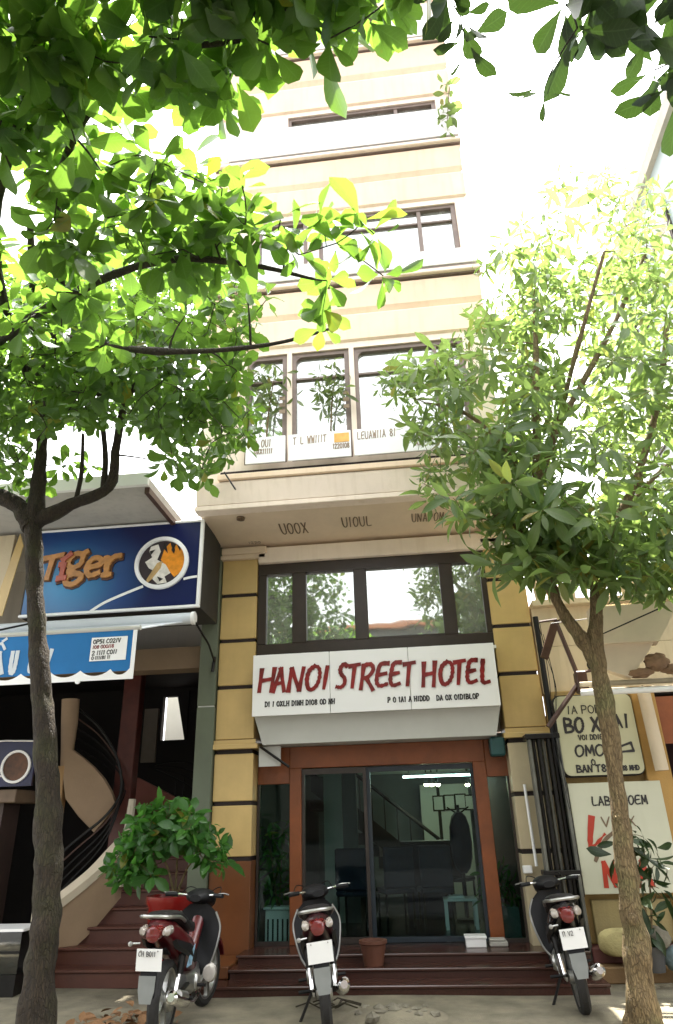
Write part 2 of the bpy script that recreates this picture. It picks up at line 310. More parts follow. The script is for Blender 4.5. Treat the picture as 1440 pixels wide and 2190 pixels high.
# lettering: strokes in a unit box, drawn as thick ribbons; mapped to the world by fn(u, v) -> Vector and an outward normal
GL = {
 'H': [[(0.02, 1), (.0, 0)], [(.98, 1.02), (.9, -.02)], [(.02, .48), (.94, .55)]],
 'A': [[(0, 0), (.55, 1.02)], [(.5, 1), (.98, .0)], [(.2, .34), (.84, .38)]],
 'N': [[(0, 0), (.1, 1)], [(.1, .98), (.8, .02)], [(.8, .02), (1, 1)]],
 'O': [[(.55, 1), (.15, .82), (0, .45), (.16, .06), (.5, 0), (.86, .22), (1, .6), (.86, .92), (.5, 1)]],
 'I': [[(.62, 1), (.3, 0)]],
 'S': [[(1, .9), (.62, 1), (.22, .82), (.34, .58), (.78, .38), (.8, .14), (.4, .0), (-.1, .03)]],
 'T': [[(0, .93), (1.05, 1.0)], [(.52, .97), (.4, 0)]],
 'R': [[(.14, .97), (0, 0)], [(.1, .97), (.7, 1.02), (.95, .8), (.6, .52), (.14, .45)], [(.38, .48), (1.0, -.05)]],
 'E': [[(1, 1), (.3, .97), (.05, .6), (0, .2), (.3, .02), (.98, .1)], [(.1, .5), (.85, .56)]],
 'L': [[(.2, 1), (.1, .4), (.2, .03), (1, .06)]],
 'U': [[(0, 1), (.02, .3), (.3, 0), (.75, .05), (.95, .4), (1, 1)]],
 'B': [[(.05, 0), (.05, 1)], [(.05, 1), (.8, .9), (.75, .6), (.05, .52)], [(.1, .52), (.95, .4), (.9, .08), (.05, 0)]],
 'X': [[(0, 0), (.95, 1)], [(.1, 1), (.95, 0)]],
 'M': [[(0, 0), (.1, 1)], [(.1, 1), (.5, .25)], [(.5, .25), (.9, 1)], [(.9, 1), (1, 0)]],
 'P': [[(.05, 0), (.1, 1)], [(.1, 1), (.85, .95), (.85, .55), (.08, .45)]],
 'D': [[(.05, 0), (.05, 1)], [(.05, 1), (.7, .9), (1, .5), (.7, .1), (.05, 0)]],
 'V': [[(0, 1), (.45, 0)], [(.45, 0), (1, 1)]],
 'W': [[(0, 1), (.2, 0)], [(.2, 0), (.5, .7)], [(.5, .7), (.8, 0)], [(.8, 0), (1, 1)]],
 'Y': [[(0, 1), (.5, .5)], [(1, 1), (.3, 0)]],
 'C': [[(.95, .85), (.5, 1), (.05, .6), (.1, .15), (.55, 0), (.95, .12)]],
 'K': [[(.05, 0), (.05, 1)], [(.95, 1), (.1, .5)], [(.25, .55), (1, 0)]],
 '0': [[(.5, 1), (.05, .75), (.05, .25), (.5, 0), (.95, .25), (.95, .75), (.5, 1)]],
 '1': [[(.3, .8), (.55, 1)], [(.55, 1), (.5, 0)]],
 '2': [[(.05, .8), (.5, 1), (.9, .75), (.1, .02)], [(.05, .0), (1, .02)]],
 '8': [[(.5, .52), (.1, .75), (.5, 1), (.9, .75), (.5, .52), (.05, .25), (.5, 0), (.95, .25), (.5, .52)]],
 '5': [[(.9, 1), (.15, 1)], [(.15, 1), (.1, .55)], [(.1, .55), (.8, .6), (.9, .2), (.1, 0)]],
 'i': [[(.5, .62), (.45, 0)], [(.2, .62), (.5, .62)], [(.2, 0), (.8, 0)], [(.35, .8), (.95, 1.05)]],
 'g': [[(.85, .9), (.35, .98), (.02, .6), (.3, .3), (.75, .45), (.85, .9)], [(.85, .95), (1.05, 1.05)], [(.35, .32), (.15, .12), (.6, .02), (.95, -.2), (.55, -.5), (.1, -.4), (.15, -.1), (.5, -.02)]],
 'e': [[(.05, .5), (.95, .62), (.8, .95), (.35, .98), (.03, .5), (.3, .05), (.9, .15)]],
 'r': [[(.15, .95), (.25, .05)], [(0, .95), (.25, .95)], [(0, .03), (.5, .03)], [(.22, .6), (.55, .95), (1, 1)]],
 '-': [[(0, .5), (1, .5)]], '.': [[(.4, .05), (.55, .05)]], "'": [[(.5, 1), (.4, .7)]],
}
def strokes_mesh(mb, strokes, fn, nrm, wu, wv, wd, depth, taper=.25):
    """strokes scaled to wu x wv, ribbon width wd, pushed out by depth along nrm"""
    nrm = Vector(nrm)
    for si, st in enumerate(strokes):
        dk = depth + .0009 * si
        q = [Vector((a * wu, b * wv, 0)) for a, b in st]
        if len(q) > 2: q = smooth_path(q, 4)
        else: q = [q[0].lerp(q[1], t) for t in (0, .5, 1)]
        n = len(q); Lf, Rt = [], []
        for i, p in enumerate(q):
            d = (q[min(i + 1, n - 1)] - q[max(i - 1, 0)])
            d = d.normalized() if d.length > 1e-6 else Vector((1, 0, 0))
            ww = wd * .5 * (1 - taper * (i / (n - 1)) + .15 * math.sin(3 * i + wu * 50))
            o = Vector((-d.y, d.x, 0)) * ww
            e = d * ww * .5 * (-1 if i == 0 else (1 if i == n - 1 else 0))
            Lf.append(p + o + e); Rt.append(p - o + e)
        top = [[fn(v.x, v.y) + nrm * (dk + .0022 * k_ / n) for k_, v in enumerate(S)] for S in (Lf, Rt)]
        bot = [[fn(v.x, v.y) for v in S] for S in (Lf, Rt)]
        mb.rings([[bot[0][i], top[0][i], top[1][i], bot[1][i]] for i in range(n)])
def word(mb, text, fn, nrm, h, adv=.75, wd=.16, depth=.004, space=.6):
    u = 0
    for ch in text:
        if ch == ' ': u += h * space; continue
        g = GL.get(ch.upper() if ch not in GL else ch)
        if g:
            wu = h * adv * (.45 if ch in "I1i.'" else .8)
            u0 = u
            strokes_mesh(mb, g, lambda a, b, u0=u0: fn(u0 + a, b), nrm, wu, h, h * wd, depth)
            u += wu + h * .2 * min(1, adv / .6)
    return u
def plane_fn(o, ux, vz):
    o, ux, vz = Vector(o), Vector(ux).normalized(), Vector(vz).normalized()
    return lambda a, b: o + ux * a + vz * b

# ------------------------------------------------------------------ setting: pavement and street
g = MB(); n = 60
xs = np.linspace(-14, 12, 66); ys = np.linspace(-4.6, .0, 40)
V = [[g.bm.verts.new((x, y, .012 * math.sin(1.7 * x + .6 * y) * math.sin(2.3 * y) + random.uniform(-.004, .004) if 0 < j < 39 and 0 < i < 65 else 0)) for j, y in enumerate(ys)] for i, x in enumerate(xs)]
for i in range(65):
    for j in range(39): g.bm.faces.new((V[i][j], V[i + 1][j], V[i + 1][j + 1], V[i][j + 1]))
tag(g.build('pavement', PAVE), kind='structure')
g = MB()
for a in range(26): g.box(-14 + a, -13.01 + a, -4.78, -4.61, -.15, .01, bev=.012)
tag(g.build('kerb', GREYR, smooth=False), kind='structure')
g = MB(); q = [g.bm.verts.new(p) for p in ((-400, -400, -.13), (400, -400, -.13), (400, 400, -.13), (-400, 400, -.13))]; g.bm.faces.new(q)
tag(g.build('ground', ASPH, smooth=False), kind='structure')

# ------------------------------------------------------------------ the hotel
H = thing('hotel_building', 'tall narrow cream hotel with ochre tiled pillars and stacked window bands', 'building', (-.5, 0, 0))
YU = -1.10                              # plane of the upper storeys
XL, XR = -2.66, 1.42
# pillars: core, tiles with recessed dark joints
joints = [.0, 1.19, 1.81, 2.42, 3.24, 3.87, 4.52, 5.04]
for px0, px1, side in ((-2.58, -2.07, 0), (1.13, 1.64, 1)):
    core = bx('pillar', JOINT, H, px0 + .02, px1 - .02, .02, .55, 0, 5.1)
    for i in range(len(joints) - 1):
        a, b = joints[i], joints[i + 1]
        if i == 0: a = .12
        mat = BASE if (i == 0 and side == 0) else (TILE2 if side and i < 3 else TILE)
        top = b - (.035 if i < len(joints) - 2 else .0)
        if i == 3: a += .13            # above the ledge
        t = MB().box(px0, px1, 0, .5, a + .015, top, bev=.008).build('tile', mat, core, smooth=False)
        if i == 0 and side == 0: t['label'] = 'red-brown base tile'
    MB().box(px0 - .035, px1 + .06, -.05, .5, 2.44, 2.50, bev=.006).box(px0 - .01, px1 + .03, -.02, .5, 2.50, 2.555).build('ledge', TILE, core, smooth=False)
    MB().box(px0 - .03, px1 + .12, -.06, .5, 5.04, 5.10, bev=.006).box(px0 + .0, px1 + .14, -.1, .5, 5.10, 5.20, bev=.006).build('capital', SOFFIT, core, smooth=False)
    if side == 0: bx('plinth', BASE, core, px0 - .02, px1 + .04, -.03, .5, 0, .12, bev=.01)
# steps
for i, (y0, z1) in enumerate(((-1.06, .085), (-.72, .172), (-.38, .25))):
    s = MB().box(-2.1 if i else -2.62, 1.66, y0, -.002 if i < 2 else .2, z1 - .088 if i else -.1, z1 - .03).build('step', STEP, H, smooth=False)
    bx('nosing', STEP, s, -2.12 if i else -2.64, 1.67, y0 - .02, -.004 if i < 2 else .2, z1 - .03, z1, bev=.008)
bx('stair_wing', BASE, H, -2.62, -2.12, -.72, -.04, .085, .2, bev=.01)
# mezzanine window: brown boards with four panes
mw = bx('window', BROWNF, H, -2.06, 1.14, .02, .14, 4.80, 4.955)
def brd(*a): return MB().box(*a, bev=.006).build('frame', BROWNF, mw, smooth=False)
brd(-2.06, 1.14, .02, .14, 3.62, 3.79)
pan = [(-1.94, -1.57), (-1.375, -.70), (-.52, .50), (.68, 1.06)]
edges = [-2.06] + [e for p in pan for e in p] + [1.14]
for k in range(0, len(edges), 2): brd(edges[k], edges[k + 1], .022, .138, 3.79, 4.80)
for a, b in pan:
    t = .06 if b - a > .6 else .0
    bx('pane', MIRROR, mw, a, b, .085, .095, 3.79, 4.80)
    if t: bx('sash', BROWNF, mw, a, b, .05, .08, 3.79, 3.82)
bx('curtain_wall', GREYR, H, -2.06, 1.14, .5, .56, 3.6, 4.96)
bx('mezzanine_ceiling', WHITE, H, -2.06, 1.14, .14, .5, 4.93, 4.96)
bx('mezzanine_floor', WHITE, H, -2.06, 1.14, .14, .5, 3.6, 3.63)
# beam over the window, sloping soffit, fascia
bx('beam', CREAM, H, -2.05, 1.62, -.06, .5, 4.957, 5.19, bev=.01)
MB().hexa([(XL, YU, 5.36), (XR + .2, YU, 5.36), (XR + .2, .5, 5.20), (XL, .5, 5.20), (XL, YU, 5.42), (XR + .2, YU, 5.42), (XR + .2, .5, 5.42), (XL, .5, 5.42)]).build('soffit', SOFFIT, H, smooth=False)
MB().box(XL - .02, XR + .22, YU - .03, YU + .16, 5.33, 5.40, bev=.008).build('drip_edge', CREAM, H, smooth=False)
# sloping fascia, then the ledge with a dark gap line and a painted shadow line
MB().prism([(YU - .03, 5.405), (YU - .09, 5.66), (YU - .09, 5.70), (-.4, 5.70), (-.4, 5.405)], 'x', XL, XR + .2).build('fascia', CREAM, H, smooth=False)
MB().box(XL + .3, XR + .1, YU - .13, YU + .2, 5.715, 5.80, bev=.01).build('sill_ledge', ORANGE, H, smooth=False)
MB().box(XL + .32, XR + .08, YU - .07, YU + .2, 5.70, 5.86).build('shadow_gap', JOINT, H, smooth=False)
# upper storeys
bx('core_wall', CREAM, H, XL, XR, YU + .28, 8.0, 5.42, 17.5)
bx('rear_wall', CREAM, H, -2.62, 1.66, .56, .7, 2.6, 5.42)
bx('side_wall', CREAM, H, -2.60, -2.50, .5, 8.0, 0, 5.42)
bx('side_wall', CREAM, H, 1.54, 1.64, .5, 8.0, 0, 5.42)
def storey(z0, zs, zh, z1, opens, frame_w=.055, transom=None, arch=.10):
    """wall bands of one storey between floor line z0 and cornice z1, with framed openings from zs to zh"""
    wall = MB()
    wall.box(XL, XR, YU, YU + .28, z0, zs)
    xs_ = [XL] + [e for o in opens for e in o] + [XR]
    for k in range(0, len(xs_), 2): wall.box(xs_[k], xs_[k + 1], YU, YU + .28, zs, zh)
    wall.box(XL, XR, YU, YU + .28, zh, z1)
    wo_ = wall.build('wall', CREAM, H, smooth=False)
    # proud, sloping bands; their orange paints in the shade below the cornice
    hh = z1 - zh
    MB().prism([(YU - .002, zh + .10), (YU - .035, zh + .13), (YU - .06, zh + .10 + hh * .36), (YU - .002, zh + .10 + hh * .38)], 'x', XL - .02, XR + .02).build('wall_band', ORANGE, wo_, smooth=False)
    MB().prism([(YU - .002, zh + hh * .5), (YU - .05, zh + hh * .56), (YU - .09, z1 - .17), (YU - .002, z1 - .15)], 'x', XL - .02, XR + .02).build('wall_band', ORANGE, wo_, smooth=False)
    c = MB().box(XL - .05, XR + .05, YU - .16, YU + .05, z1 - .10, z1 - .03, bev=.01).build('cornice', CREAM, H, smooth=False)
    MB().box(XL - .03, XR + .03, YU - .10, YU + .05, z1 - .125, z1 - .10).box(XL - .03, XR + .03, YU - .13, YU + .05, z1 - .03, z1 + .012).build('shadow_gap', UPF, c, smooth=False)  # brown strips that paint the shadow lines along the cornice
    for a, b in opens:
        w_ = MB()
        f = frame_w
        w_.box(a, a + f, YU + .03, YU + .13, zs, zh).box(b - f * 1.3, b, YU + .03, YU + .13, zs, zh).box(a + f, b - f * 1.3, YU + .03, YU + .13, zh - f * 1.2, zh).box(a + f, b - f * 1.3, YU + .03, YU + .13, zs, zs + f)
        # rounded upper left corner
        if arch:
            pts = [(a + f, zh - f * 1.2)] + [(a + f + arch * (1 - math.cos(t)), zh - f * 1.2 - arch * (1 - math.sin(t))) for t in [R(90 - 15 * k) for k in range(7)]]
            w_.prism(pts, 'y', YU + .035, YU + .12)
        o = w_.build('window', UPF, H, smooth=False)
        if transom: bx('transom', UPF, o, a + f, b - f * 1.3, YU + .05, YU + .11, zh - transom - .03, zh - transom)
        wdt = b - a
        if wdt > 1.2:
            m_ = MB().box(a + wdt * .72, a + wdt * .72 + .06, YU + .04, YU + .12, zs + f, zh - f * 1.2).build('mullion', UPF, o, smooth=False)
        bx('pane', MIRROR, o, a + f, b - f * 1.3, YU + .09, YU + .10, zs + f, zh - f * 1.2)
    return wo_
storey(5.42, 5.98, 7.79, 9.02, [(-2.04, -1.45), (-1.38, -.55), (-.48, 1.08)], transom=.42)
storey(9.02, 9.34, 10.46, 11.82, [(-1.95, -1.13), (-.95, 1.24)], transom=.30)
storey(11.82, 12.30, 12.99, 14.58, [(-1.45, 1.15)], arch=0)
storey(14.58, 15.05, 15.75, 17.4, [(-1.6, 1.15)], arch=0)
MB().box(XL - .1, XR + .1, YU - .2, 8.1, 17.42, 17.6, bev=.01).build('roof_slab', CREAM, H, smooth=False)
# pale balcony fronts above the cornices
for z0, z1 in ((9.06, 9.36), (11.86, 12.55), (14.62, 15.2)):
    MB().box(XL + .2, XR + .03, YU - .14, YU - .09, z0, z1, bev=.008).build('balcony_front', WHITE, H, smooth=False)

# ceiling of the recess, canopy beam under the sign, shop front
bx('recess_ceiling', WHITE, H, -2.06, 1.14, -.05, .5, 3.56, 3.6)
MB().hexa([(-1.93, -.10, 2.47), (1.0, -.10, 2.47), (1.0, .3, 2.47), (-1.93, .3, 2.47), (-2.05, -.12, 2.86), (1.1, -.12, 2.86), (1.1, .3, 2.86), (-2.05, .3, 2.86)]).build('canopy_beam', GREYB, H, smooth=False)
YD = .25
df = MB().box(-1.64, .86, YD, YD + .12, 2.20, 2.465, bev=.006).build('door_frame', WOODR, H, smooth=False)
bx('post', WOODR, df, -1.64, -1.49, YD - .01, YD + .11, .25, 2.20, bev=.005)
bx('post', WOODR, df, .70, .86, YD - .01, YD + .11, .25, 2.20, bev=.005)
bx('header', WOODR, df, -2.06, -1.642, YD + .01, YD + .11, 2.02, 2.465, bev=.005)
bx('header', WOODR, df, .862, 1.14, YD + .01, YD + .11, 2.02, 2.465, bev=.005)
ff = M('bronze_frame', (.05, .04, .035), .35, .2, 8, metal=.4)
bx('rail', ff, df, -2.06, -1.642, YD, YD + .05, .25, .29); bx('rail', ff, df, .862, 1.13, YD, YD + .05, .25, .29)
bx('rail', ff, df, -2.06, -2.03, YD, YD + .05, .29, 2.02); bx('rail', ff, df, 1.10, 1.13, YD, YD + .05, .29, 2.02)
bx('pane', PGLASS, df, -2.03, -1.642, YD + .02, YD + .03, .29, 2.02)
bx('pane', PGLASS, df, .862, 1.10, YD + .02, YD + .03, .29, 2.02)
dr = MB().box(-1.49, -.66, YD + .03, YD + .07, .255, .32).box(-1.49, -1.45, YD + .03, YD + .07, .32, 2.12).box(-.70, -.66, YD + .03, YD + .07, .32, 2.12).box(-1.49, -.66, YD + .03, YD + .07, 2.12, 2.19).build('sliding_door', ff, H, smooth=False)
bx('pane', PGLASS, dr, -1.45, -.70, YD + .045, YD + .055, .32, 2.12)
dr = MB().box(-.67, -.61, YD + .075, YD + .115, .255, 2.19).box(.66, .70, YD + .075, YD + .115, .255, 2.19).box(-.61, .66, YD + .075, YD + .115, 2.13, 2.19).box(-.61, .66, YD + .075, YD + .115, .255, .31).build('sliding_door', M('blue_grey_frame', (.018, .028, .038), .35, .2, 6), H, smooth=False)
bx('pane', PGLASS, dr, -.61, .66, YD + .09, YD + .10, .31, 2.13)
bx('bracket', GREYB, H, -2.0, -1.72, .02, .05, 2.22, 2.46); MB().tube([(-1.98, -.02, 2.46), (-1.6, -.02, 2.2)], .018, 6).build('brace', METAL, H)
bx('bracket', TEAL, H, .92, 1.10, -.02, .2, 2.24, 2.46, bev=.02)

# lobby
lob = bx('lobby_floor', M('lobby_tile', (.03, .022, .02), .25, .2, 3), H, -2.06, 1.14, .2, 6.2, .15, .25)
bx('wall', M('lobby_wall', (.15, .17, .165), .8, .08, 2), lob, -2.06, 1.14, 6.0, 6.1, .25, 2.5)
bx('wall', M('lobby_side_wall', (.07, .07, .062), .8, .08, 2), lob, -2.16, -2.06, .5, 6.1, .25, 2.5); bx('wall', M('lobby_red_wall', (.07, .03, .03), .8, .1, 2), lob, 1.14, 1.24, .5, 6.1, .25, 2.5)
bx('ceiling', M('lobby_ceiling', (.34, .37, .34), .8, .05, 2), lob, -2.06, 1.14, .38, 6.1, 2.47, 2.55)
# back room light well: white wall panel beside the stair
WP = M('lobby_white_wall', (.5, .53, .47), .7, .05, 2)
ST = thing('lobby_staircase', 'dark staircase climbing at the back of the hotel lobby', 'staircase', (-.8, 4.6, .25))
for i in range(9):
    x = .2 - .24 * i
    bx('step', M('lobby_stair', (.05, .035, .03), .5) if i == 0 else bpy.data.materials['lobby_stair'], ST, x - .26, x, 4.3, 5.3, .25 + .19 * i, .25 + .19 * (i + 1), bev=.006)
MB().prism([(.3, .35), (.3, .7), (-1.95, 2.45), (-1.95, 2.1)], 'y', 4.22, 4.29).build('stringer', DARKW, ST, smooth=False)
MB().tube([(.3, 4.25, 1.25), (-1.2, 4.25, 2.42)], .03, 8).build('handrail', METAL, ST)
for k in range(7): MB().tube([(.25 - .22 * k, 4.25, .65 + .172 * k), (.25 - .22 * k, 4.25, 1.27 + .172 * k)], .012, 6).build('baluster', METAL, ST)
p = thing('partition_screen', 'pale partition panel standing inside the hotel lobby behind the left door pane', 'partition', (-1.2, 2.2, .25))
bx('panel', WP, p, -1.46, -1.18, 2.2, 2.25, .25, 2.3); bx('panel', M('screen_grey', (.16, .16, .15), .6), p, -1.17, -.95, 2.2, 2.25, .25, 2.3)
p = thing('partition_screen', 'tall grey partition panel deep inside the lobby behind the right door pane', 'partition', (.6, 5.2, .25))
bx('panel', WP, p, .02, .34, 5.4, 5.45, .9, 2.2); bx('panel', WP, p, .40, .95, 5.4, 5.45, .25, 2.2); bx('post', DARKW, p, .34, .40, 5.38, 5.46, .25, 2.4)
for k in range(7): bx('ceiling_slat', WP, lob, -2.0, 1.1, .8 + .3 * k + 2.9, .86 + .3 * k + 2.95, 2.43, 2.468)
for k, (px, py) in enumerate(((938, 1718), (962, 1716), (985, 1714), (1006, 1716))):
    q = P(px, py, 5.38); wp_ = bx('picture_frame', DARKW, lob, q.x - .11, q.x + .11, 5.37, 5.395, q.z - .14, q.z + .14); bx('picture', WP, wp_, q.x - .085, q.x + .085, 5.36, 5.37, q.z - .115, q.z + .115)  # pale panels standing in for glowing windows in the back wall
NAVY = M('navy_cloth', (.012, .014, .035), .7, .2, 8)
d = thing('reception_desk', 'dark navy reception desk with two upright white strips in the lobby', 'desk', (.05, 2.5, .25))
MB().box(-.28, .36, 2.45, 3.0, .25, 1.22, bev=.02).build('body', NAVY, d, smooth=False)
MB().box(-.34, .42, 2.38, 3.05, 1.22, 1.27, bev=.01).build('desk_top', BLKP, d, smooth=False)
bx('strip', SIGNW, d, -.20, -.165, 2.43, 2.449, .72, .98); bx('strip', SIGNW, d, .04, .065, 2.43, 2.449, .72, .98)
def chair(loc, rz, label, navy):
    c = thing('lobby_chair', label, 'chair', loc, (0, 0, R(rz)), 'chairs in the hotel lobby', local=True)
    MB().box(-.22, .22, -.22, .22, .40, .47, bev=.02).build('seat', navy, c, smooth=False)
    MB().box(-.22, .22, .18, .24, .47, .98, bev=.02).build('backrest', navy, c, smooth=False)
    for x in (-.19, .19):
        for y in (-.19, .19): MB().tube([(x, y, 0), (x, y, .42)], .016, 6).build('leg', METAL, c)
chair((-.42, 1.75, .25), 200, 'dark lobby chair nearest the door frame between the glass panes', NAVY)
chair((.52, 3.6, .25), 150, 'dark chair beside the navy reception desk at the lobby rear', DARKW)
chair((-.95, 1.5, .25), 170, 'dark lobby chair behind the left sliding pane', NAVY)
chair((.12, 1.7, .25), 190, 'dark lobby chair standing right before the reception desk', NAVY)
cs = thing('coat_stand', 'dark coat stand with hanging clothes beside the lobby desk', 'stand', (.56, 2.2, .25))
MB().tube([(.56, 2.2, .25), (.56, 2.2, 1.75)], .022, 8).build('pole', METAL, cs)
for a in range(4): MB().tube([(.56, 2.2, 1.62), (.56 + .16 * math.cos(a * 1.57), 2.2 + .16 * math.sin(a * 1.57), 1.72)], .012, 6).build('hook', METAL, cs)
MB().loft([(2.05, 1.25, .02, .3, .56), (2.09, 1.25, .14, .40, .56), (2.22, 1.25, .16, .42, .56), (2.30, 1.25, .03, .3, .56)], 14).build('coat', NAVY, cs)
MB().lathe([(.001, .25), (.18, .25), (.16, .28), (.001, .29)], (.56, 2.2, 0), 16).build('base', METAL, cs)
t = thing('low_table', 'low white table behind the right hotel door pane', 'table', (.5, 1.5, .25))
MB().box(.22, .66, 1.3, 1.7, .57, .60, bev=.006).build('tabletop', SIGNW, t, smooth=False)
for x in (.25, .63):
    for y in (1.33, 1.67): bx('leg', SIGNW, t, x - .02, x + .02, y - .02, y + .02, .25, .57)
b = thing('paper_stack', 'white papers lying on the low lobby table', 'paper', (.4, 1.45, .6)); bx('sheet', SIGNW, b, .28, .5, 1.38, 1.6, .601, .615); bx('sheet', SIGNW, b, .30, .49, 1.40, 1.61, .615, .628)
b = thing('carton_box', 'small white box set on the top step at the glass door', 'box', (.5, .0, .25))
MB().box(.40, .62, -.09, .10, .25, .335, bev=.006).build('body', SIGNW, b, smooth=False); bx('lid', SIGNW, b, .39, .63, -.10, .11, .335, .36, bev=.004)
b = thing('doormat', 'grey folded mat beside the white box on the top step', 'mat', (.75, .02, .25)); bx('pad', GREYR, b, .66, .86, -.05, .1, .25, .30, bev=.01); bx('fold', GREYR, b, .66, .84, -.05, .09, .302, .325, bev=.008)
LAMP = emit_mat('lamp_warm', (1, .85, .5), 30.0); TUBE = emit_mat('lamp_tube', (.80, 1, .95), 6.0)
for k, (px, lab) in enumerate(((912, 'warm ceiling spot furthest left of the lobby row'), (924, 'warm ceiling spot in the middle of the lobby row'), (937, 'warm ceiling spot furthest right of the lobby row of three'), (1000, 'lone warm ceiling spot by the right door post'))):
    q = P(px, 1677, 4.0)
    l = thing('ceiling_spot', lab, 'lamp', (q.x, 4.0, q.z), group='lit ceiling spots in the hotel lobby')
    MB().lathe([(.012, q.z + .03), (.012, 2.468)], (q.x, 4.0, 0), 8).build('stem', METAL, l)
    MB().lathe([(.045, q.z), (.05, q.z + .03), (.02, q.z + .06)], (q.x, 4.0, 0), 12).build('housing', METAL, l); MB().lathe([(.001, q.z - .035), (.03, q.z - .03), (.038, q.z)], (q.x, 4.0, 0), 12).build('bulb', LAMP, l)
l = thing('fluorescent_lamp', 'long lit fluorescent tube under the lobby ceiling', 'lamp', (.1, 4.0, 2.3))
qa, qb = P(862, 1662, 3.9), P(1012, 1656, 3.9)
bx('housing', SIGNW, l, qa.x, qb.x, 3.88, 3.94, qa.z + .02, qa.z + .06); MB().tube([qa, (qb.x, 3.9, qa.z)], .014, 8).build('tube', TUBE, l)
for x in (qa.x + .1, qb.x - .1): MB().tube([(x, 3.91, qa.z + .05), (x, 3.91, 2.47)], .006, 5).build('hanger', METAL, l)

# hotel sign
HS = thing('hotel_sign', 'long white HANOI STREET HOTEL sign with dark red lettering over the door', 'sign', (-.48, -.2, 2.8))
SX0, SX1, SZ0, SZ1, SY = -2.04, 1.08, 2.80, 3.58, -.26
bx('box', GREYB, HS, SX0 + .01, SX1 - .01, SY + .02, -.06, SZ0 + .01, SZ1 - .01)
for a, b in ((0, .322), (.3245, .648), (.6505, 1)):
    W = SX1 - SX0
    MB().box(SX0 + a * W, SX0 + b * W, SY, SY + .025, SZ0, SZ1, bev=.003).build('panel', SIGNW, HS, smooth=False)
LX = {'H': (75, 165, 315), 'A': (150, 230, 315), 'N': (240, 330, 312), 'O': (338, 425, 302), 'I': (428, 470, 298)}
seq = [('H', 75, 165, 315, 185), ('A', 152, 230, 315, 182), ('N', 240, 330, 312, 178), ('O', 340, 425, 302, 168), ('I', 428, 472, 298, 170),
       ('S', 515, 572, 290, 158), ('T', 575, 642, 292, 160), ('R', 645, 725, 300, 162), ('E', 732, 805, 285, 155), ('E', 808, 872, 282, 150), ('T', 878, 948, 280, 150),
       ('H', 987, 1062, 284, 150), ('O', 1080, 1160, 272, 146), ('T', 1155, 1222, 272, 140), ('E', 1227, 1288, 266, 138), ('L', 1302, 1355, 266, 134)]
for ch, x0, x1, yb, yt in seq:
    def uv(x, y):
        top = 105 - 67 * (x - 42) / 1343; bot = 452 - 67 * (x - 30) / 1367
        return (x - 36) / 1355, (bot - y) / (bot - top)
    u0, v0 = uv(x0, yb); u1, v1 = uv((x0 + x1) / 2, yt); u2, _ = uv(x1, yb)
    fn = plane_fn((SX0 + u0 * W, SY - .001, SZ0 + v0 * .78), (1, 0, 0), (.10, 0, 1))
    mb = MB(); strokes_mesh(mb, GL[ch], fn, (0, -1, 0), (u2 - u0) * W * .84, (v1 - v0) * .78, .058, .012)
    mb.build('letter', REDL, HS, smooth=False)
for txt, x, y in (('D1 I 0XLH D1NH D108 0D NH', 110, 398), ('P 0 1A1 A HIDDD', 790, 372), ('DA 0X 01D1BL0P', 1055, 360)):
    u, v = uv(x, y); mb = MB()
    word(mb, txt, plane_fn((SX0 + u * W, SY - .001, SZ0 + v * .78), (1, 0, .0), (0, 0, 1)), (0, -1, 0), .060, .62, .26, .004, .45)
    mb.build('small_lettering', BLACKL, HS, smooth=False)
# marks on the soffit of the overhang
def soffit_word(name, txt, px, py, h, mat):
    Yc = YU + .42; q = P(px, py, Yc)
    # slide down the view ray to the sloping soffit
    d = ray(px, py)
    for _ in range(30):
        zt = 5.36 - (q.y - YU) / (.5 - YU) * .16
        t = (zt - .002 - CAM.z) / d.z; q = CAM + d * t
    mb = MB(); word(mb, txt, plane_fn(q, (1, .04, 0), (0, -1, .1)), (0, 0, -1), h, .30 if h > .1 else .8, .07, .003, .4)
    mb.build(name, mat, H, smooth=False)
soffit_word('stencil_lettering', 'UOOX', 605, 1142, .29, BROWNL)
soffit_word('stencil_lettering', 'UIOUL', 735, 1127, .26, BROWNL)
soffit_word('stencil_lettering', 'UNAPOM', 882, 1116, .22, BROWNL)
soffit_word('stencil_lettering', '1220', 533, 1163, .06, BROWNL)
q = PZ(515, 1107, 5.33); MB().ring([(.055, -.002), (.055, .03), (.032, .03), (.032, -.002)], (q.x, q.y, 5.30), 20, 'z').build('ring_vent', BROWNL, H)
MB().tube([P(480, 1010, YU - .2), P(504, 1047, YU - .2)], .012, 6).build('spout', METAL, H)

# banner on the first balcony, plants standing behind it
FADED = M('faded_brown_letter', (.30, .22, .15), .7, .3, 9)
BN = thing('balcony_banner', 'white banner with brown lettering along the lowest hotel balcony', 'banner', (-.9, -1.2, 5.9))
for a, b, txt, sub, tx in ((-1.98, -1.44, 'B OUI', 'DXXIIIII', -1.86), (-1.40, -.56, 'T L WWIIIT', '', -1.33), (-.52, .60, 'LEUAWIIA 8I', '', -.47)):
    pn = MB().box(a, b, YU - .17, YU - .15, 5.90, 6.30, bev=.004).build('panel', SIGNW, BN, smooth=False)
    mb = MB(); word(mb, txt, plane_fn((tx, YU - .171, 6.14), (1, 0, .02), (0, 0, 1)), (0, -1, 0), .11, .42, .12, .003, .4)
    if sub: word(mb, sub, plane_fn((tx, YU - .171, 6.04), (1, 0, 0), (0, 0, 1)), (0, -1, 0), .07, .5, .2, .003)
    mb.build('lettering', FADED, pn, smooth=False)
em = bx('emblem', M('emblem_orange', (.75, .42, .10), .6, .2, 12), BN, -.78, -.58, YU - .176, YU - .172, 6.12, 6.26)
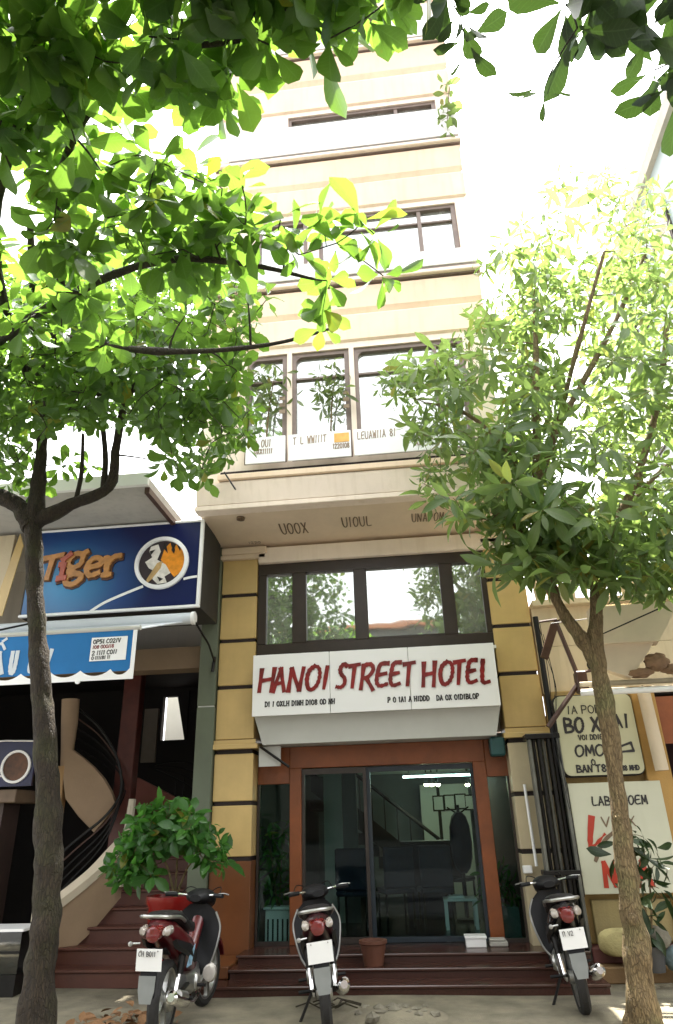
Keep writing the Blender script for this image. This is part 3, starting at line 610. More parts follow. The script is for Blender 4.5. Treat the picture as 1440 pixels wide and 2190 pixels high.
mb = MB(); word(mb, '1220108', plane_fn((-.80, YU - .172, 6.03), (1, 0, 0), (0, 0, 1)), (0, -1, 0), .07, .45, .2, .003); mb.build('lettering', FADED, BN, smooth=False)
mb = MB(); word(mb, 'AW', plane_fn((.28, YU - .172, 5.98), (1, 0, 0), (0, 0, 1)), (0, -1, 0), .08, .6, .2, .003); mb.build('lettering', FADED, BN, smooth=False)
for x0 in (-1.44, -.545):
    mb = MB()
    for k in range(3): mb.box(x0 - .10, x0 - .02, YU - .1, YU - .09, 6.70 + .11 * k, 6.76 + .11 * k)
    mb.build('notice', FADED, BN, smooth=False)

# ------------------------------------------------------------------ the shop on the left
LB = thing('restaurant_building', 'open fronted restaurant with grey slab roof and dark interior on the left', 'building', (-5.0, .3, 0))
bx('floor', STAIRB, LB, -9.5, -2.62, -.3, 4.6, -.1, .02)
MB().box(-9.5, -3.02, -1.92, .9, 5.33, 5.47, bev=.01).build('slab', GREYR, LB, smooth=False)
MB().box(-9.5, -3.0, -1.98, -1.92, 5.33, 5.50, bev=.005).build('slab_edge', WHITE, LB, smooth=False)
MB().hexa([(-3.06, -1.9, 5.25), (-3.0, -1.9, 5.25), (-3.0, 0, 5.25), (-3.06, 0, 5.25), (-3.06, -1.9, 5.33), (-3.0, -1.9, 5.33), (-3.0, 0, 5.33), (-3.06, 0, 5.33)]).build('edge_strut', BRACK, LB, smooth=False)
bx('wall', GREYR, LB, -9.5, -2.64, .6, .8, 3.75, 5.33)
bx('side_wall', GREENG, LB, -2.82, -2.60, -.02, .5, 1.0, 5.3); 
pp = MB().box(-2.83, -2.59, -.06, .2, 0, 2.98, bev=.01).box(-2.83, -2.59, -.06, .2, 2.995, 5.2, bev=.01).build('end_post', GREENG, LB, smooth=False)
bx('joint', GREYB, pp, -2.82, -2.60, -.05, .19, 2.98, 2.995)
bx('lintel', M('tan_beam', (.20, .14, .085), .8, .1, 2, .1), LB, -9.5, -2.84, .15, .45, 3.55, 3.85)
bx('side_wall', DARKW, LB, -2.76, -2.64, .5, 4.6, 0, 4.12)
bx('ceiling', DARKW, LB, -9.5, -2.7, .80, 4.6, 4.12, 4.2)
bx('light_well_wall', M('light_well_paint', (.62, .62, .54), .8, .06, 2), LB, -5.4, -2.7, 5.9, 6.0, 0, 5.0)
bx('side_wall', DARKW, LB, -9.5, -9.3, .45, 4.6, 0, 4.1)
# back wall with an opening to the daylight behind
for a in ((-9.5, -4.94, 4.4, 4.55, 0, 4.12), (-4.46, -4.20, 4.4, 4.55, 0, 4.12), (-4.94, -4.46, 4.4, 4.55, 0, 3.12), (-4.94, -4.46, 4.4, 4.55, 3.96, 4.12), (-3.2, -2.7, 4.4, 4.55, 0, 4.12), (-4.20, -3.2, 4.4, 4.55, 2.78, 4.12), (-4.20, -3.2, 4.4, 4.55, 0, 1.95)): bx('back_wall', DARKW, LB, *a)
MB().prism([(-4.66, 4.05), (-4.40, 4.05), (-4.40, 3.10), (-4.44, 3.10)], 'y', 4.36, 4.39).build('stair_soffit', DARKW, LB, smooth=False)
bx('column', M('dark_red_post', (.09, .022, .015), .4, .3, 4), LB, -4.28, -4.02, .9, 1.1, 0, 3.75, bev=.01)
bx('wall_panel', M('tan_panel', (.22, .19, .15), .8, .1), LB, -4.75, -4.5, 3.0, 3.06, 2.6, 3.5)
bx('counter', M('shop_counter', (.16, .11, .07), .6, .2, 4), LB, -9.0, -5.2, .0, .6, 1.90, 2.06, bev=.01)
bx('counter_panel', M('counter_dark', (.05, .03, .025), .6, .2, 4), LB, -9.0, -5.4, .1, .5, .02, 1.9)
# cream board beside the upper sign
cb = thing('cream_board', 'plain cream board with an ochre edge left of the blue sign', 'board', (-6, -.9, 4.2))
bx('panel', CREAMW, cb, -8.2, -5.28, -.92, -.86, 4.12, 5.28, bev=.005)
MB().prism([(-5.40, 4.12), (-5.24, 4.12), (-5.12, 5.1), (-5.2, 5.28)], 'y', -.94, -.925).build('edge_strip', TILE, cb, smooth=False)
mb = MB(); word(mb, 'D8', plane_fn((-5.95, -.921, 4.33), (1, 0, 0), (0, 0, 1)), (0, -1, 0), .06, .7, .2, .003); mb.build('lettering', BROWNL, cb, smooth=False)

# blue sign box
def print_blue(name):
    m, t, b = nodes(name); N = t.nodes.new; L = t.links.new
    tc = N('ShaderNodeTexCoord'); sp = N('ShaderNodeSeparateXYZ'); L(tc.outputs['Object'], sp.inputs[0])
    # printed glow: distance from a point left of the middle
    mp = N('ShaderNodeMapping'); mp.inputs['Location'].default_value = (.55, 0, -.42); mp.inputs['Scale'].default_value = (.8, 0, 1.0); L(tc.outputs['Object'], mp.inputs[0])
    gr = N('ShaderNodeTexGradient'); gr.gradient_type = 'SPHERICAL'; L(mp.outputs[0], gr.inputs[0])
    r = N('ShaderNodeValToRGB'); e = r.color_ramp.elements; e[0].position = 0; e[0].color = (.006, .011, .075, 1); e[1].position = .9; e[1].color = (.01, .22, .48, 1)
    x = e.new(.35); x.color = (.006, .05, .20, 1); L(gr.outputs['Fac'], r.inputs[0]); L(r.outputs[0], b.inputs['Base Color']); b.inputs['Roughness'].default_value = .28
    return m
TX0, TX1, TZ0, TZ1, TY = -5.02, -2.60, 4.08, 5.30, -.92
TS = thing('beer_sign', 'blue Tiger beer sign with orange lettering and a round white ringed emblem', 'sign', ((TX0 + TX1) / 2, TY, TZ0))
MB().box(TX0, TX1 - .005, TY + .02, -.08, TZ0 + .01, TZ1 - .01).build('box', M('sign_box_side', (.035, .033, .03), .7, .2), TS, smooth=False)
bx('face', print_blue('blue_print'), TS, TX0 + .03, TX1 - .04, TY, TY + .02, TZ0 + .035, TZ1 - .03)
MB().box(TX0, TX1, TY - .02, TY + .03, TZ1 - .03, TZ1, bev=.006).box(TX0, TX1, TY - .02, TY + .03, TZ0, TZ0 + .035, bev=.006).box(TX1 - .045, TX1, TY - .02, TY + .03, TZ0 + .035, TZ1 - .03, bev=.004).build('frame', SIGNW, TS, smooth=False)
def tuv(cx, cy):                        # from the sign's own picture to the sign plane
    top = 155 - 108 * (cx - 30) / 1355; bot = 838 - 48 * (cx - 30) / 1320
    v = (bot - cy) / (bot - top); xr = 1355 + 30 * v
    q = P(80 + cx * .257, 1100 + cy * .257, TY); return q.x, TZ0 + v * (TZ1 - TZ0)
GOLD = M('orange_gold_letter', (.52, .24, .07), .35, .25, 10); GOLDS = M('dark_letter_edge', (.10, .045, .03), .5)
for ch, x0, x1, yb, yt in (('T', 20, 190, 558, 372), ('i', 160, 270, 556, 372), ('g', 240, 400, 520, 350), ('e', 400, 540, 540, 392), ('r', 548, 690, 532, 380)):
    a, zb = tuv(x0, yb); b, _ = tuv(x1, yb); _, zt = tuv((x0 + x1) / 2, yt)
    li = 'Tgeri'.index(ch)
    for mat, wd, dep, dx in ((GOLDS, .112, .004 + .004 * li, .010), (GOLD, .074, .028 + .006 * li, 0)):
        mb = MB(); strokes_mesh(mb, GL[ch], plane_fn((a + dx, TY - .001, zb - dx), (1, 0, .06), (.04, 0, 1)), (0, -1, 0), (b - a) * .92, zt - zb, wd, dep, .1)
        if mat is GOLDS: lt = mb.build('letter_edge', mat, TS, smooth=False)
        else: mb.build('letter', mat if ch != 'i' else M('red_letter', (.45, .10, .06), .35, .2), TS, smooth=False)
ex, ez = tuv(1038, 425); er = .365
RG = MB().ring([(er, 0), (er, -.035), (er - .05, -.05), (er - .055, 0)], (ex, TY, ez), 40, 'y').build('emblem_ring', SIGNW, TS)
MB().lathe([(er - .05, 0), (er - .05, -.012)], (ex, TY, ez), 40, 'y').build('emblem_disc', M('emblem_dark', (.035, .022, .03), .4, .3, 6), TS, smooth=False)
def emb(name, pts, col, k):
    q = [tuv(*p) for p in pts]; q = [(a, c) for a, c in q]
    MB().prism(q, 'y', TY - .013 - .003 * k, TY - .013).build(name, M('emblem_' + name, col, .4, .25, 12), TS, smooth=False)
emb('orange_flank', [(1060, 310), (1110, 255), (1130, 330), (1160, 265), (1190, 330), (1200, 290), (1240, 350), (1245, 420), (1200, 500), (1140, 545), (1080, 470), (1030, 400)], (.75, .27, .02), 1)
emb('white_chest', [(950, 290), (1010, 270), (1030, 330), (1000, 400), (1070, 440), (1110, 510), (1060, 540), (1080, 590), (1000, 600), (960, 560), (985, 500), (930, 470), (900, 420), (960, 380), (935, 330)], (.72, .68, .62), 2)
emb('tan_foreleg', [(1000, 430), (1045, 410), (1030, 470), (960, 555), (905, 605), (915, 560)], (.50, .33, .14), 3)
for pp_ in ([(1050, 300), (1068, 245), (1080, 300), (1090, 345)], [(1120, 320), (1135, 262), (1150, 318), (1140, 350)], [(1000, 540), (1050, 560), (1020, 580)], [(940, 330), (985, 315), (950, 360)]):
    emb('dark_stripe', pp_, (.02, .015, .015), 4)
def band(name, pts, wdt, mat, dep):
    q = [Vector((a, 0, c)) for a, c in [tuv(*p) for p in pts]]; q = smooth_path(q, 6)
    l, r_ = [], []
    for i, p in enumerate(q):
        d_ = (q[min(i + 1, len(q) - 1)] - q[max(i - 1, 0)]).normalized(); n_ = Vector((-d_.z, 0, d_.x)) * wdt / 2
        l.append((p + n_)); r_.append(p - n_)
    MB().rings([[(a.x, TY - .001, a.z), (a.x, TY - dep, a.z), (b.x, TY - dep, b.z), (b.x, TY - .001, b.z)] for a, b in zip(l, r_)]).build(name, mat, TS, smooth=False)
band('white_swash', [(440, 808), (560, 740), (720, 675), (880, 615)], .035, SIGNW, .006)
band('white_swash', [(1215, 560), (1270, 548), (1330, 540)], .032, SIGNW, .006)

# retractable awning
AW = thing('awning', 'blue retractable awning with scalloped white edge under the beer sign', 'awning', (-4.5, -.9, 3.3))
BLUEF = M('blue_canvas', (.008, .15, .40), .75, .08, 3, .08, 120); WHF = M('white_canvas', (.62, .66, .70), .8, .05, 3)
MB().tube([(-9, -.88, 3.95), (-2.70, -.88, 3.95)], .075, 14).build('roller', WHF, AW)
MB().lathe([(.001, -2.700), (.085, -2.70), (.085, -2.66), (.03, -2.65)], (0, -.88, 3.95), 18, 'x').build('roller_cap', SIGNW, AW)
MB().hexa([(-9, -1.92, 3.545), (-2.94, -1.92, 3.545), (-2.80, -.9, 3.90), (-9, -.9, 3.90), (-9, -1.92, 3.555), (-2.94, -1.92, 3.555), (-2.80, -.9, 3.91), (-9, -.9, 3.91)]).build('canopy_fabric', WHF, AW, smooth=False)
MB().tube([(-9, -1.93, 3.56), (-2.93, -1.93, 3.56)], .028, 8).build('front_bar', GREYB, AW)
VX = -2.96
for a, b_, c_ in ((-9, VX - .045, 1),): vb = bx('valance', BLUEF, AW, a, b_, -1.942, -1.938, 3.09, 3.55)
mb = MB(); mb.box(VX - .045, VX, -1.944, -1.936, 3.0, 3.55)
xs_ = np.arange(-9, VX - .05, .34)
for x in xs_:
    x1 = min(x + .34, VX - .045); m_ = 8
    for k in range(m_):
        t0, t1 = k / m_, (k + 1) / m_
        h = lambda t: 3.035 + .065 * (abs(2 * t - 1)) ** 2.2
        mb.prism([(x + (x1 - x) * t0, 3.0), (x + (x1 - x) * t1, 3.0), (x + (x1 - x) * t1, h(t1) + .015), (x + (x1 - x) * t0, h(t0) + .015)], 'y', -1.9455, -1.9425)
mb.build('scallop_trim', SIGNW, AW, smooth=False)
MB().lathe([(.001, -1.95), (.028, -1.95), (.028, -1.93)], (P(166, 1460, -1.94).x, 0, 3.0), 12, 'y').build('pull_weight', SIGNW, AW)
lw = P(0, 1440, -1.94)
def vl(ch, x0, x1, y0, y1, acc=None):
    a, b_ = P(x0, y1, -1.945), P(x1, y0, -1.945)
    mb = MB(); strokes_mesh(mb, GL[ch], plane_fn((a.x, -1.943, 3.13), (1, 0, 0), (0, 0, 1)), (0, -1, 0), b_.x - a.x, .235, .045, .003, .0)
    if acc:
        for s_ in acc: strokes_mesh(mb, [s_], plane_fn((a.x, -1.943, 3.40), (1, 0, 0), (0, 0, 1)), (0, -1, 0), b_.x - a.x, .1, .03, .003, 0)
    mb.build('letter', WHF, AW, smooth=False)
vl('L', -60, -30, 1385, 1440); vl('A', -22, 14, 1385, 1440, [[(.1, .0), (.5, .7), (.9, .0)], [(.6, .9), (.9, 1.2)]]); vl('U', 20, 40, 1385, 1440); vl('L', 60, 84, 1385, 1440); vl('Y', 92, 112, 1385, 1440)
ns = P(232, 1392, -1.95)
nt_ = bx('notice', SIGNW, AW, ns.x - .205, ns.x + .205, -1.952, -1.945, 3.21, 3.47)
for txt, zz, mat, hh in (('0P51 CO2IV', 3.40, BLACKL, .045), ('I08 000I18', 3.345, REDL, .036), ('2 I1I1 C0II', 3.275, BLACKL, .045), ('0 1I1I81 1I', 3.225, BLACKL, .035)):
    mb = MB(); word(mb, txt, plane_fn((ns.x - .18, -1.9525, zz), (1, 0, .02), (0, 0, 1)), (0, -1, 0), hh, .75, .22, .002, .4); mb.build('small_lettering', mat, nt_, smooth=False)
MB().tube([(-2.66, -.86, 3.9), (-2.58, -.5, 3.70), (-2.60, -.12, 3.55)], .014, 6).tube([(-2.62, -.14, 3.42), (-2.60, -.12, 3.62)], .022, 6).build('arm', METAL, AW)
MB().tube([(-4.75, -.95, 4.0), (-4.9, -1.88, 3.6)], .014, 6).build('arm', METAL, AW)

# dark sign with a white ring, low on the left
DS = thing('dark_ring_sign', 'dark blue signboard with a white ring behind the left tree', 'sign', (-6.2, .1, 2.1))
bx('face', M('navy_print', (.010, .012, .06), .3, .4, 2), DS, -8.5, -4.98, -.06, -.02, 2.09, 2.66)
MB().ring([(.205, -.06), (.205, -.085), (.175, -.085), (.175, -.06)], (-5.22, 0, 2.33), 30, 'y').build('ring', SIGNW, DS)
MB().lathe([(.172, -.06), (.172, -.07)], (-5.22, 0, 2.33), 30, 'y').build('emblem_disc', M('ring_emblem', (.10, .04, .015), .5, .5, 9), DS, smooth=False)
MB().tube([(-7.5, -.075, 2.62), (-5.4, -.075, 2.66), (-4.99, -.075, 2.64)], .010, 5).tube([(-7.5, -.075, 1.95), (-6.0, -.075, 2.12), (-5.40, -.075, 2.22)], .012, 5).build('white_swash', SIGNW, DS)

# curving stair up to the restaurant floor
SS = thing('curved_staircase', 'curving brown staircase with beige balustrade at the restaurant entrance', 'staircase', (-3.6, .2, 0))
for i in range(8):
    y0 = -.62 + .26 * i; z1 = .17 * (i + 1)
    xl = -4.36 + .085 * i - (.0 if i > 1 else .0)
    xl = [-4.5, -4.42, -4.28, -4.16, -4.05, -3.98, -3.92, -3.9][i]
    s = bx('step', STAIRB, SS, xl, -2.84, y0, y0 + .27 if i < 7 else 2.6, 0, z1 - .03)
    bx('tread', STAIRB, s, xl - .0, -2.84, y0 - .025, y0 + .27 if i < 7 else 2.6, z1 - .03, z1, bev=.008)
sl = [(-4.42, -.50, .66), (-4.22, -.30, .84), (-4.0, -.1, 1.06), (-3.86, .1, 1.28), (-3.80, .25, 1.40)]
sl = smooth_path(sl, 6)
MB().rings([[p + Vector((-.07, 0, -.05)), p + Vector((.07, 0, -.05)), p + Vector((.07, 0, .05)), p + Vector((-.07, 0, .05))] for p in sl]).build('stringer_cap', M('stair_cap', (.52, .45, .34), .8, .1, 3), SS)
MB().rings([[Vector((p.x - .045, p.y, max(.0, p.z - .62))), Vector((p.x + .045, p.y, max(0, p.z - .62))), p + Vector((.045, 0, -.05)), p + Vector((-.045, 0, -.05))] for p in sl]).build('stringer', BEIGE, SS)
MB().tube([(-3.76, .2, .9), (-3.74, .3, 1.9)], [.07, .05], 8).build('newel_post', M('newel', (.40, .36, .28), .7), SS)
# tall beige balustrade fin, curved in plan, with its post
fin = [(-4.69, 2.57), (-4.53, 2.46), (-4.38, 2.33), (-4.26, 2.19), (-4.17, 2.03), (-4.11, 1.88), (-4.14, 1.76), (-4.29, 1.52), (-4.48, 1.72), (-4.67, 1.94), (-4.74, 2.2), (-4.75, 2.46)]
yc = lambda p: .30 + .9 * (p[0] + 4.7) ** 2
MB().prism(fin, 'y', yc, lambda p: yc(p) + .09).build('balustrade', BEIGE, SS)
MB().rings([[(x0, .30, z), (x1, .30, z), (x1, .44, z), (x0, .44, z)] for x0, x1, z in ((-4.93, -4.74, 1.6), (-4.90, -4.73, 1.93), (-4.90, -4.74, 2.35))], True).build('lower_post', M('ochre_post', (.36, .22, .10), .8, .1, 3), SS, smooth=False)
MB().rings([[(cx + r * math.cos(t), .36 + r * .8 * math.sin(t), z) for t in [2 * math.pi * k / 14 for k in range(14)]] for cx, r, z in ((-4.76, .06, 2.3), (-4.76, .09, 2.58), (-4.78, .115, 2.9), (-4.81, .125, 3.24))]).build('post', BEIGE, SS)
for k in range(5):
    o_ = .085 * k
    pts = [(-4.72 + o_ * .2, .44, 3.12 - o_ * 1.6), (-4.42, .55 + o_, 2.86 - o_ * 1.4), (-4.14, .62 + o_, 2.44 - o_), (-4.02, .55, 2.02 - o_ * .6), (-4.10, .35, 1.72 - o_), (-4.35, .05, 1.42 - o_ * 1.3), (-4.6, -.2, 1.12 - o_ * 1.4)]
    MB().tube(smooth_path(pts, 7), .011 if k else .018, 7).build('rail', METAL if k != 1 else BRACK, SS)
# second flight seen under the ceiling
S2 = thing('inner_staircase', 'inner stair flight with dusty red side and thin curved rails', 'staircase', (-3.5, 1.6, 0))
RS = M('dusty_red', (.24, .085, .065), .8, .15, 2, .1, 40)
MB().prism([(-4.22, 2.26), (-2.84, 1.60), (-2.84, .6), (-3.3, 1.05), (-3.3, 1.3), (-3.62, 1.3), (-3.62, 1.58), (-3.95, 1.58), (-3.95, 1.86), (-4.22, 1.86)], 'y', 1.6, 1.7).build('side_panel', RS, S2, smooth=False)
for k in range(4): bx('step', STAIRB, S2, -4.22 + .32 * k, -3.9 + .32 * k, 1.3, 1.6, 1.0, 1.84 - .28 * k)
for k in range(4): MB().tube(smooth_path([(-4.1, 1.65, 2.42 + .0 * k), (-3.5, 1.62, 2.16 + .10 * k), (-2.84, 1.6, 1.76 + .14 * k)], 6), .013, 6).build('rail', METAL, S2)
for x in (-3.62, -3.5): MB().tube([(x, 1.64, 1.95), (x, 1.64, 2.24)], .012, 6).build('baluster', METAL, S2)
# glass tank at the far left
FT = thing('fish_tank', 'low dark fish tank with a pale rim at the left edge', 'tank', (-4.7, -1.0, 0))
bx('base', METAL, FT, -5.2, -4.28, -1.05, -.6, 0, .20)
MB().box(-5.2, -4.26, -1.06, -.58, .585, .61).build('rim', SIGNW, FT, smooth=False)
bx('pane', glass_mat('tank_glass', (.25, .3, .28), .08), FT, -5.19, -4.28, -1.045, -1.035, .205, .58)
bx('back_panel', DARKW, FT, -5.19, -4.28, -.62, -.60, .2, .58)
bx('divider', METAL, FT, -5.19, -4.28, -1.05, -1.04, .385, .41)
for k in range(16): MB().blob((random.uniform(-5.1, -4.35), random.uniform(-1.0, -.72), .26 + .2 * (k % 2)), random.uniform(.04, .075), 1, .3, (1, 1, .7)).build('pebble', BLUEST if k % 3 else STONE, FT)

# ------------------------------------------------------------------ the shop on the right
RB = thing('corner_shop', 'low cream and ochre shop with balcony ledge on the right of the hotel', 'building', (3, 0, 0))
bx('wall', OCHRE, RB, 1.66, 2.86, -.18, .1, .28, 2.95, bev=.01)
bx('plinth', M('ochre_plinth', (.34, .27, .12), .85, .15, 2, .2, 50, streak=.3), RB, 1.78, 2.84, -.24, -.182, .30, .70, bev=.01)
bx('ochre_pier', M('ochre_pier', (.42, .25, .075), .8, .1, 2, .15), RB, 2.62, 2.90, -.30, -.10, .28, 2.95, bev=.01)
bx('step', M('ochre_step', (.20, .12, .05), .7, .2, 3, .15), RB, 1.68, 6, -.62, -.0, .0, .14, bev=.01)
bx('step', M('red_step', (.11, .035, .03), .6, .2, 3, .15), RB, 1.68, 6, -.42, -.0, .14, .28, bev=.01)
bx('wall', CREAMW, RB, 1.66, 6, -.02, .2, 3.55, 4.06)
bx('wall', CREAMW, RB, 1.66, 6, -.02, .2, 2.955, 3.545)
bx('ledge', CREAMW, RB, 1.66, 6, -.16, .2, 4.06, 4.14, bev=.008)
for k in range(16): MB().lathe([(.03, 4.14), (.022, 4.2), (.034, 4.3), (.02, 4.36), (.03, 4.44)], (1.75 + .16 * k, -.06, 0), 8).build('baluster', CREAMW, RB)
bx('balcony_rail', CREAMW, RB, 1.66, 4.4, -.13, .02, 4.44, 4.52, bev=.01)
bx('shop_back_wall', M('shop_back', (.05, .02, .025), .8, .2), RB, 1.66, 6, 2.4, 2.5, .28, 3.0)
bx('shop_ceiling', DARKW, RB, 2.86, 6, .1, 2.4, 2.9, 2.95)
bx('shop_floor', M('shop_floor', (.12, .08, .05), .6), RB, 1.66, 6, 0, 2.4, .18, .28)
bx('side_wall', DARKW, RB, 5.9, 6, .1, 2.4, .28, 2.95)
bx('header_panel', M('rust_panel', (.28, .085, .03), .7, .2, 4), RB, 2.95, 6, -.05, .0, 2.3, 2.85)
bx('roof', GREYR, RB, 1.66, 6, .2, 2.5, 4.0, 4.06)
# pale bar hanging by the opening
rl = thing('rolled_blind', 'short rolled beige blind hanging in the right shop opening', 'blind', (2.95, -.4, 2.0))
MB().tube([(2.74, -.42, 2.84), (2.76, -.42, 1.98)], .075, 12).build('roll', TARP, rl); MB().tube([(2.74, -.42, 2.84), (2.74, -.42, 2.93)], .012, 6).build('cord', METAL, rl)
# awning with its folded tarp
AR = thing('tarp_awning', 'folded cream tarpaulin awning on a white pole at the right shop', 'awning', (2.6, -1.1, 2.7))
MB().tube([(1.84, -1.18, 2.755), (6, -1.18, 2.755)], .032, 10).build('white_pole', SIGNW, AR)
MB().tube([(1.86, -1.10, 2.86), (6, -1.10, 2.86)], .028, 8).tube([(1.88, -1.02, 2.80), (6, -1.02, 2.80)], .024, 8).build('rail', M('rail_tan', (.32, .27, .18), .6, .2, 6), AR)
MB().prism([(2.12, 3.02), (2.42, 2.90), (2.72, 3.26), (2.78, 3.30), (2.80, 3.74), (2.16, 3.74)], 'y', -1.14, lambda p: -1.02 + .25 * (p[0] - 2.3)).build('tarp', TARP, AR, smooth=False)
MB().hexa([(2.10, -1.20, 3.28), (2.76, -1.24, 3.27), (2.80, -1.0, 3.27), (2.10, -1.0, 3.28), (2.10, -1.22, 3.70), (3.1, -1.2, 3.72), (3.1, -1.0, 3.72), (2.10, -1.0, 3.70)]).build('tarp_flap', TARP, AR, smooth=False)
MB().blob((2.72, -1.12, 3.06), .12, 3, .16, (1.1, .7, .8)).blob((2.52, -1.12, 2.95), .09, 3, .18, (1.6, .7, .6)).blob((2.9, -1.1, 2.98), .10, 3, .18, (1.5, .7, .6)).build('tarp_roll', M('tarp_brown', (.22, .13, .07), .8, .3, 10, .4, 40), AR)
MB().tube([(1.95, -1.2, 3.30), (2.9, -1.2, 3.66), (3.4, -1.1, 3.9)], .008, 5).tube([(1.70, -.9, 3.62), (3.0, -1.2, 3.64)], .006, 5).build('cord', METAL, AR)
BR = thing('awning_bracket', 'brown folding iron bracket beside the right hotel pillar', 'bracket', (1.75, -.6, 2.5))
MB().hexa([(1.58, -.64, 3.30), (1.66, -.64, 3.26), (1.66, -.56, 3.26), (1.58, -.56, 3.30), (1.76, -.64, 3.70), (1.88, -.64, 3.74), (1.88, -.56, 3.74), (1.76, -.56, 3.70)]).build('plate', BRACK, BR, smooth=False)
MB().tube([(1.82, -.62, 3.72), (1.97, -.62, 3.05)], .028, 6).build('arm', BRACK, BR)
MB().tube([(2.0, -.62, 3.0), (1.54, -.62, 2.48)], .032, 6).build('arm', BRACK, BR)
MB().tube([(1.62, -.62, 3.72), (1.84, -.62, 3.74)], .016, 6).build('arm', BRACK, BR)
MB().box(1.93, 2.06, -.70, -.56, 2.84, 3.09, bev=.015).build('hinge_block', BRACK, BR, smooth=False)
MB().ring([(.07, -.01), (.07, .01), (.055, .01), (.055, -.01)], (2.16, -.64, 3.16), 18, 'y').build('pulley', METAL, BR)
MB().tube([(2.0, -.64, 3.08), (2.16, -.64, 3.1), (2.22, -.64, 3.06)], .02, 6).build('pulley_arm', BRACK, BR)
# two boards on the ochre wall
def rounded(x0, x1, z0, z1, r, k=5):
    pts = []
    for cx, cz, a in ((x1 - r, z0 + r, -90), (x1 - r, z1 - r, 0), (x0 + r, z1 - r, 90), (x0 + r, z0 + r, 180)):
        pts += [(cx + r * math.cos(R(a + 90 * i / k)), cz + r * math.sin(R(a + 90 * i / k))) for i in range(k + 1)]
    return pts
GS = thing('menu_board', 'pale green rounded menu board on the ochre wall behind the right tree', 'sign', (2.15, -.3, 1.95))
MB().prism(rounded(1.70, 2.60, 1.96, 2.86, .08), 'y', -.34, -.31).build('board', M('pale_green_board', (.50, .49, .32), .55, .05, 2, streak=.15, streak_col=(.3, .3, .15)), GS, smooth=False)
MB().prism(rounded(1.685, 2.615, 1.945, 2.875, .09), 'y', -.311, -.185).build('backing', DARKW, GS, smooth=False)
for txt, x, z, h, adv, wd in (('IA P0B', 1.84, 2.65, .09, .85, .14), ('BO XIU', 1.78, 2.44, .16, .72, .22), ('MAI', 2.22, 2.47, .15, .8, .2), ('V0I DDIEE', 1.92, 2.35, .055, .7, .24), ('OMO', 1.86, 2.17, .12, .95, .2), ('0', 2.02, 2.07, .06, .8, .25), ('BAN T8A', 1.84, 1.995, .075, .8, .26), ('-H8 MHD', 2.3, 2.0, .05, .7, .3)):
    mb = MB(); word(mb, txt, plane_fn((x, -.341, z), (1, 0, 0), (0, 0, 1)), (0, -1, 0), h, adv, wd, .004, .4); mb.build('lettering', BLACKL, GS, smooth=False)
mb = MB(); strokes_mesh(mb, [[(0, .5), (1, 1)], [(1, 1), (1.1, .1)], [(1.1, .1), (0, .0)]], plane_fn((2.34, -.341, 2.2), (1, 0, 0), (0, 0, 1)), (0, -1, 0), .16, .1, .03, .004); mb.build('arrow_mark', BLACKL, GS, smooth=False)
WS = thing('poster_board', 'pale poster board with red strokes below the green menu board', 'sign', (2.2, -.3, .74))
MB().box(1.71, 2.74, -.33, -.30, .76, 1.88, bev=.004).build('board', M('pale_poster', (.55, .55, .42), .55, .05, 2, streak=.15, streak_col=(.35, .34, .2)), WS, smooth=False)
MB().box(1.69, 1.708, -.335, -.185, .74, 1.9).build('edge', DARKW, WS, smooth=False)
mb = MB(); word(mb, 'LABL VOEM', plane_fn((1.95, -.331, 1.64), (1, 0, 0), (0, 0, 1)), (0, -1, 0), .09, .75, .2, .003, .5); mb.build('lettering', BLACKL, WS, smooth=False)
RED2 = M('bright_red_paint', (.42, .035, .012), .5, .15)
mb = MB(); strokes_mesh(mb, [[(.4, 1), (.1, .2), (.2, .0), (1, .42)]], plane_fn((1.84, -.331, 1.22), (1, 0, 0), (0, 0, 1)), (0, -1, 0), .19, .30, .075, .004, .75); mb.build('red_tick', RED2, WS, smooth=False)
mb = MB(); strokes_mesh(mb, [[(0, 0), (.35, .55), (1, 1)]], plane_fn((1.88, -.331, 1.08), (1, 0, 0), (0, 0, 1)), (0, -1, 0), .34, .34, .04, .003, .1); mb.build('swash', BROWNL, WS, smooth=False)
for ch, x, ww in (('N', 1.95, .13), ('M', 2.10, .16), ('A', 2.29, .15)):
    mb = MB(); strokes_mesh(mb, GL[ch], plane_fn((x, -.331, .83), (1, 0, 0), (0, 0, 1)), (0, -1, 0), ww, .24, .05, .004, .1); mb.build('letter', RED2, WS, smooth=False)
mb = MB(); word(mb, 'V R X', plane_fn((2.02, -.331, 1.42), (1, 0, 0), (0, 0, 1)), (0, -1, 0), .10, 1.1, .16, .003, .3); mb.build('lettering', BROWNL, WS, smooth=False)
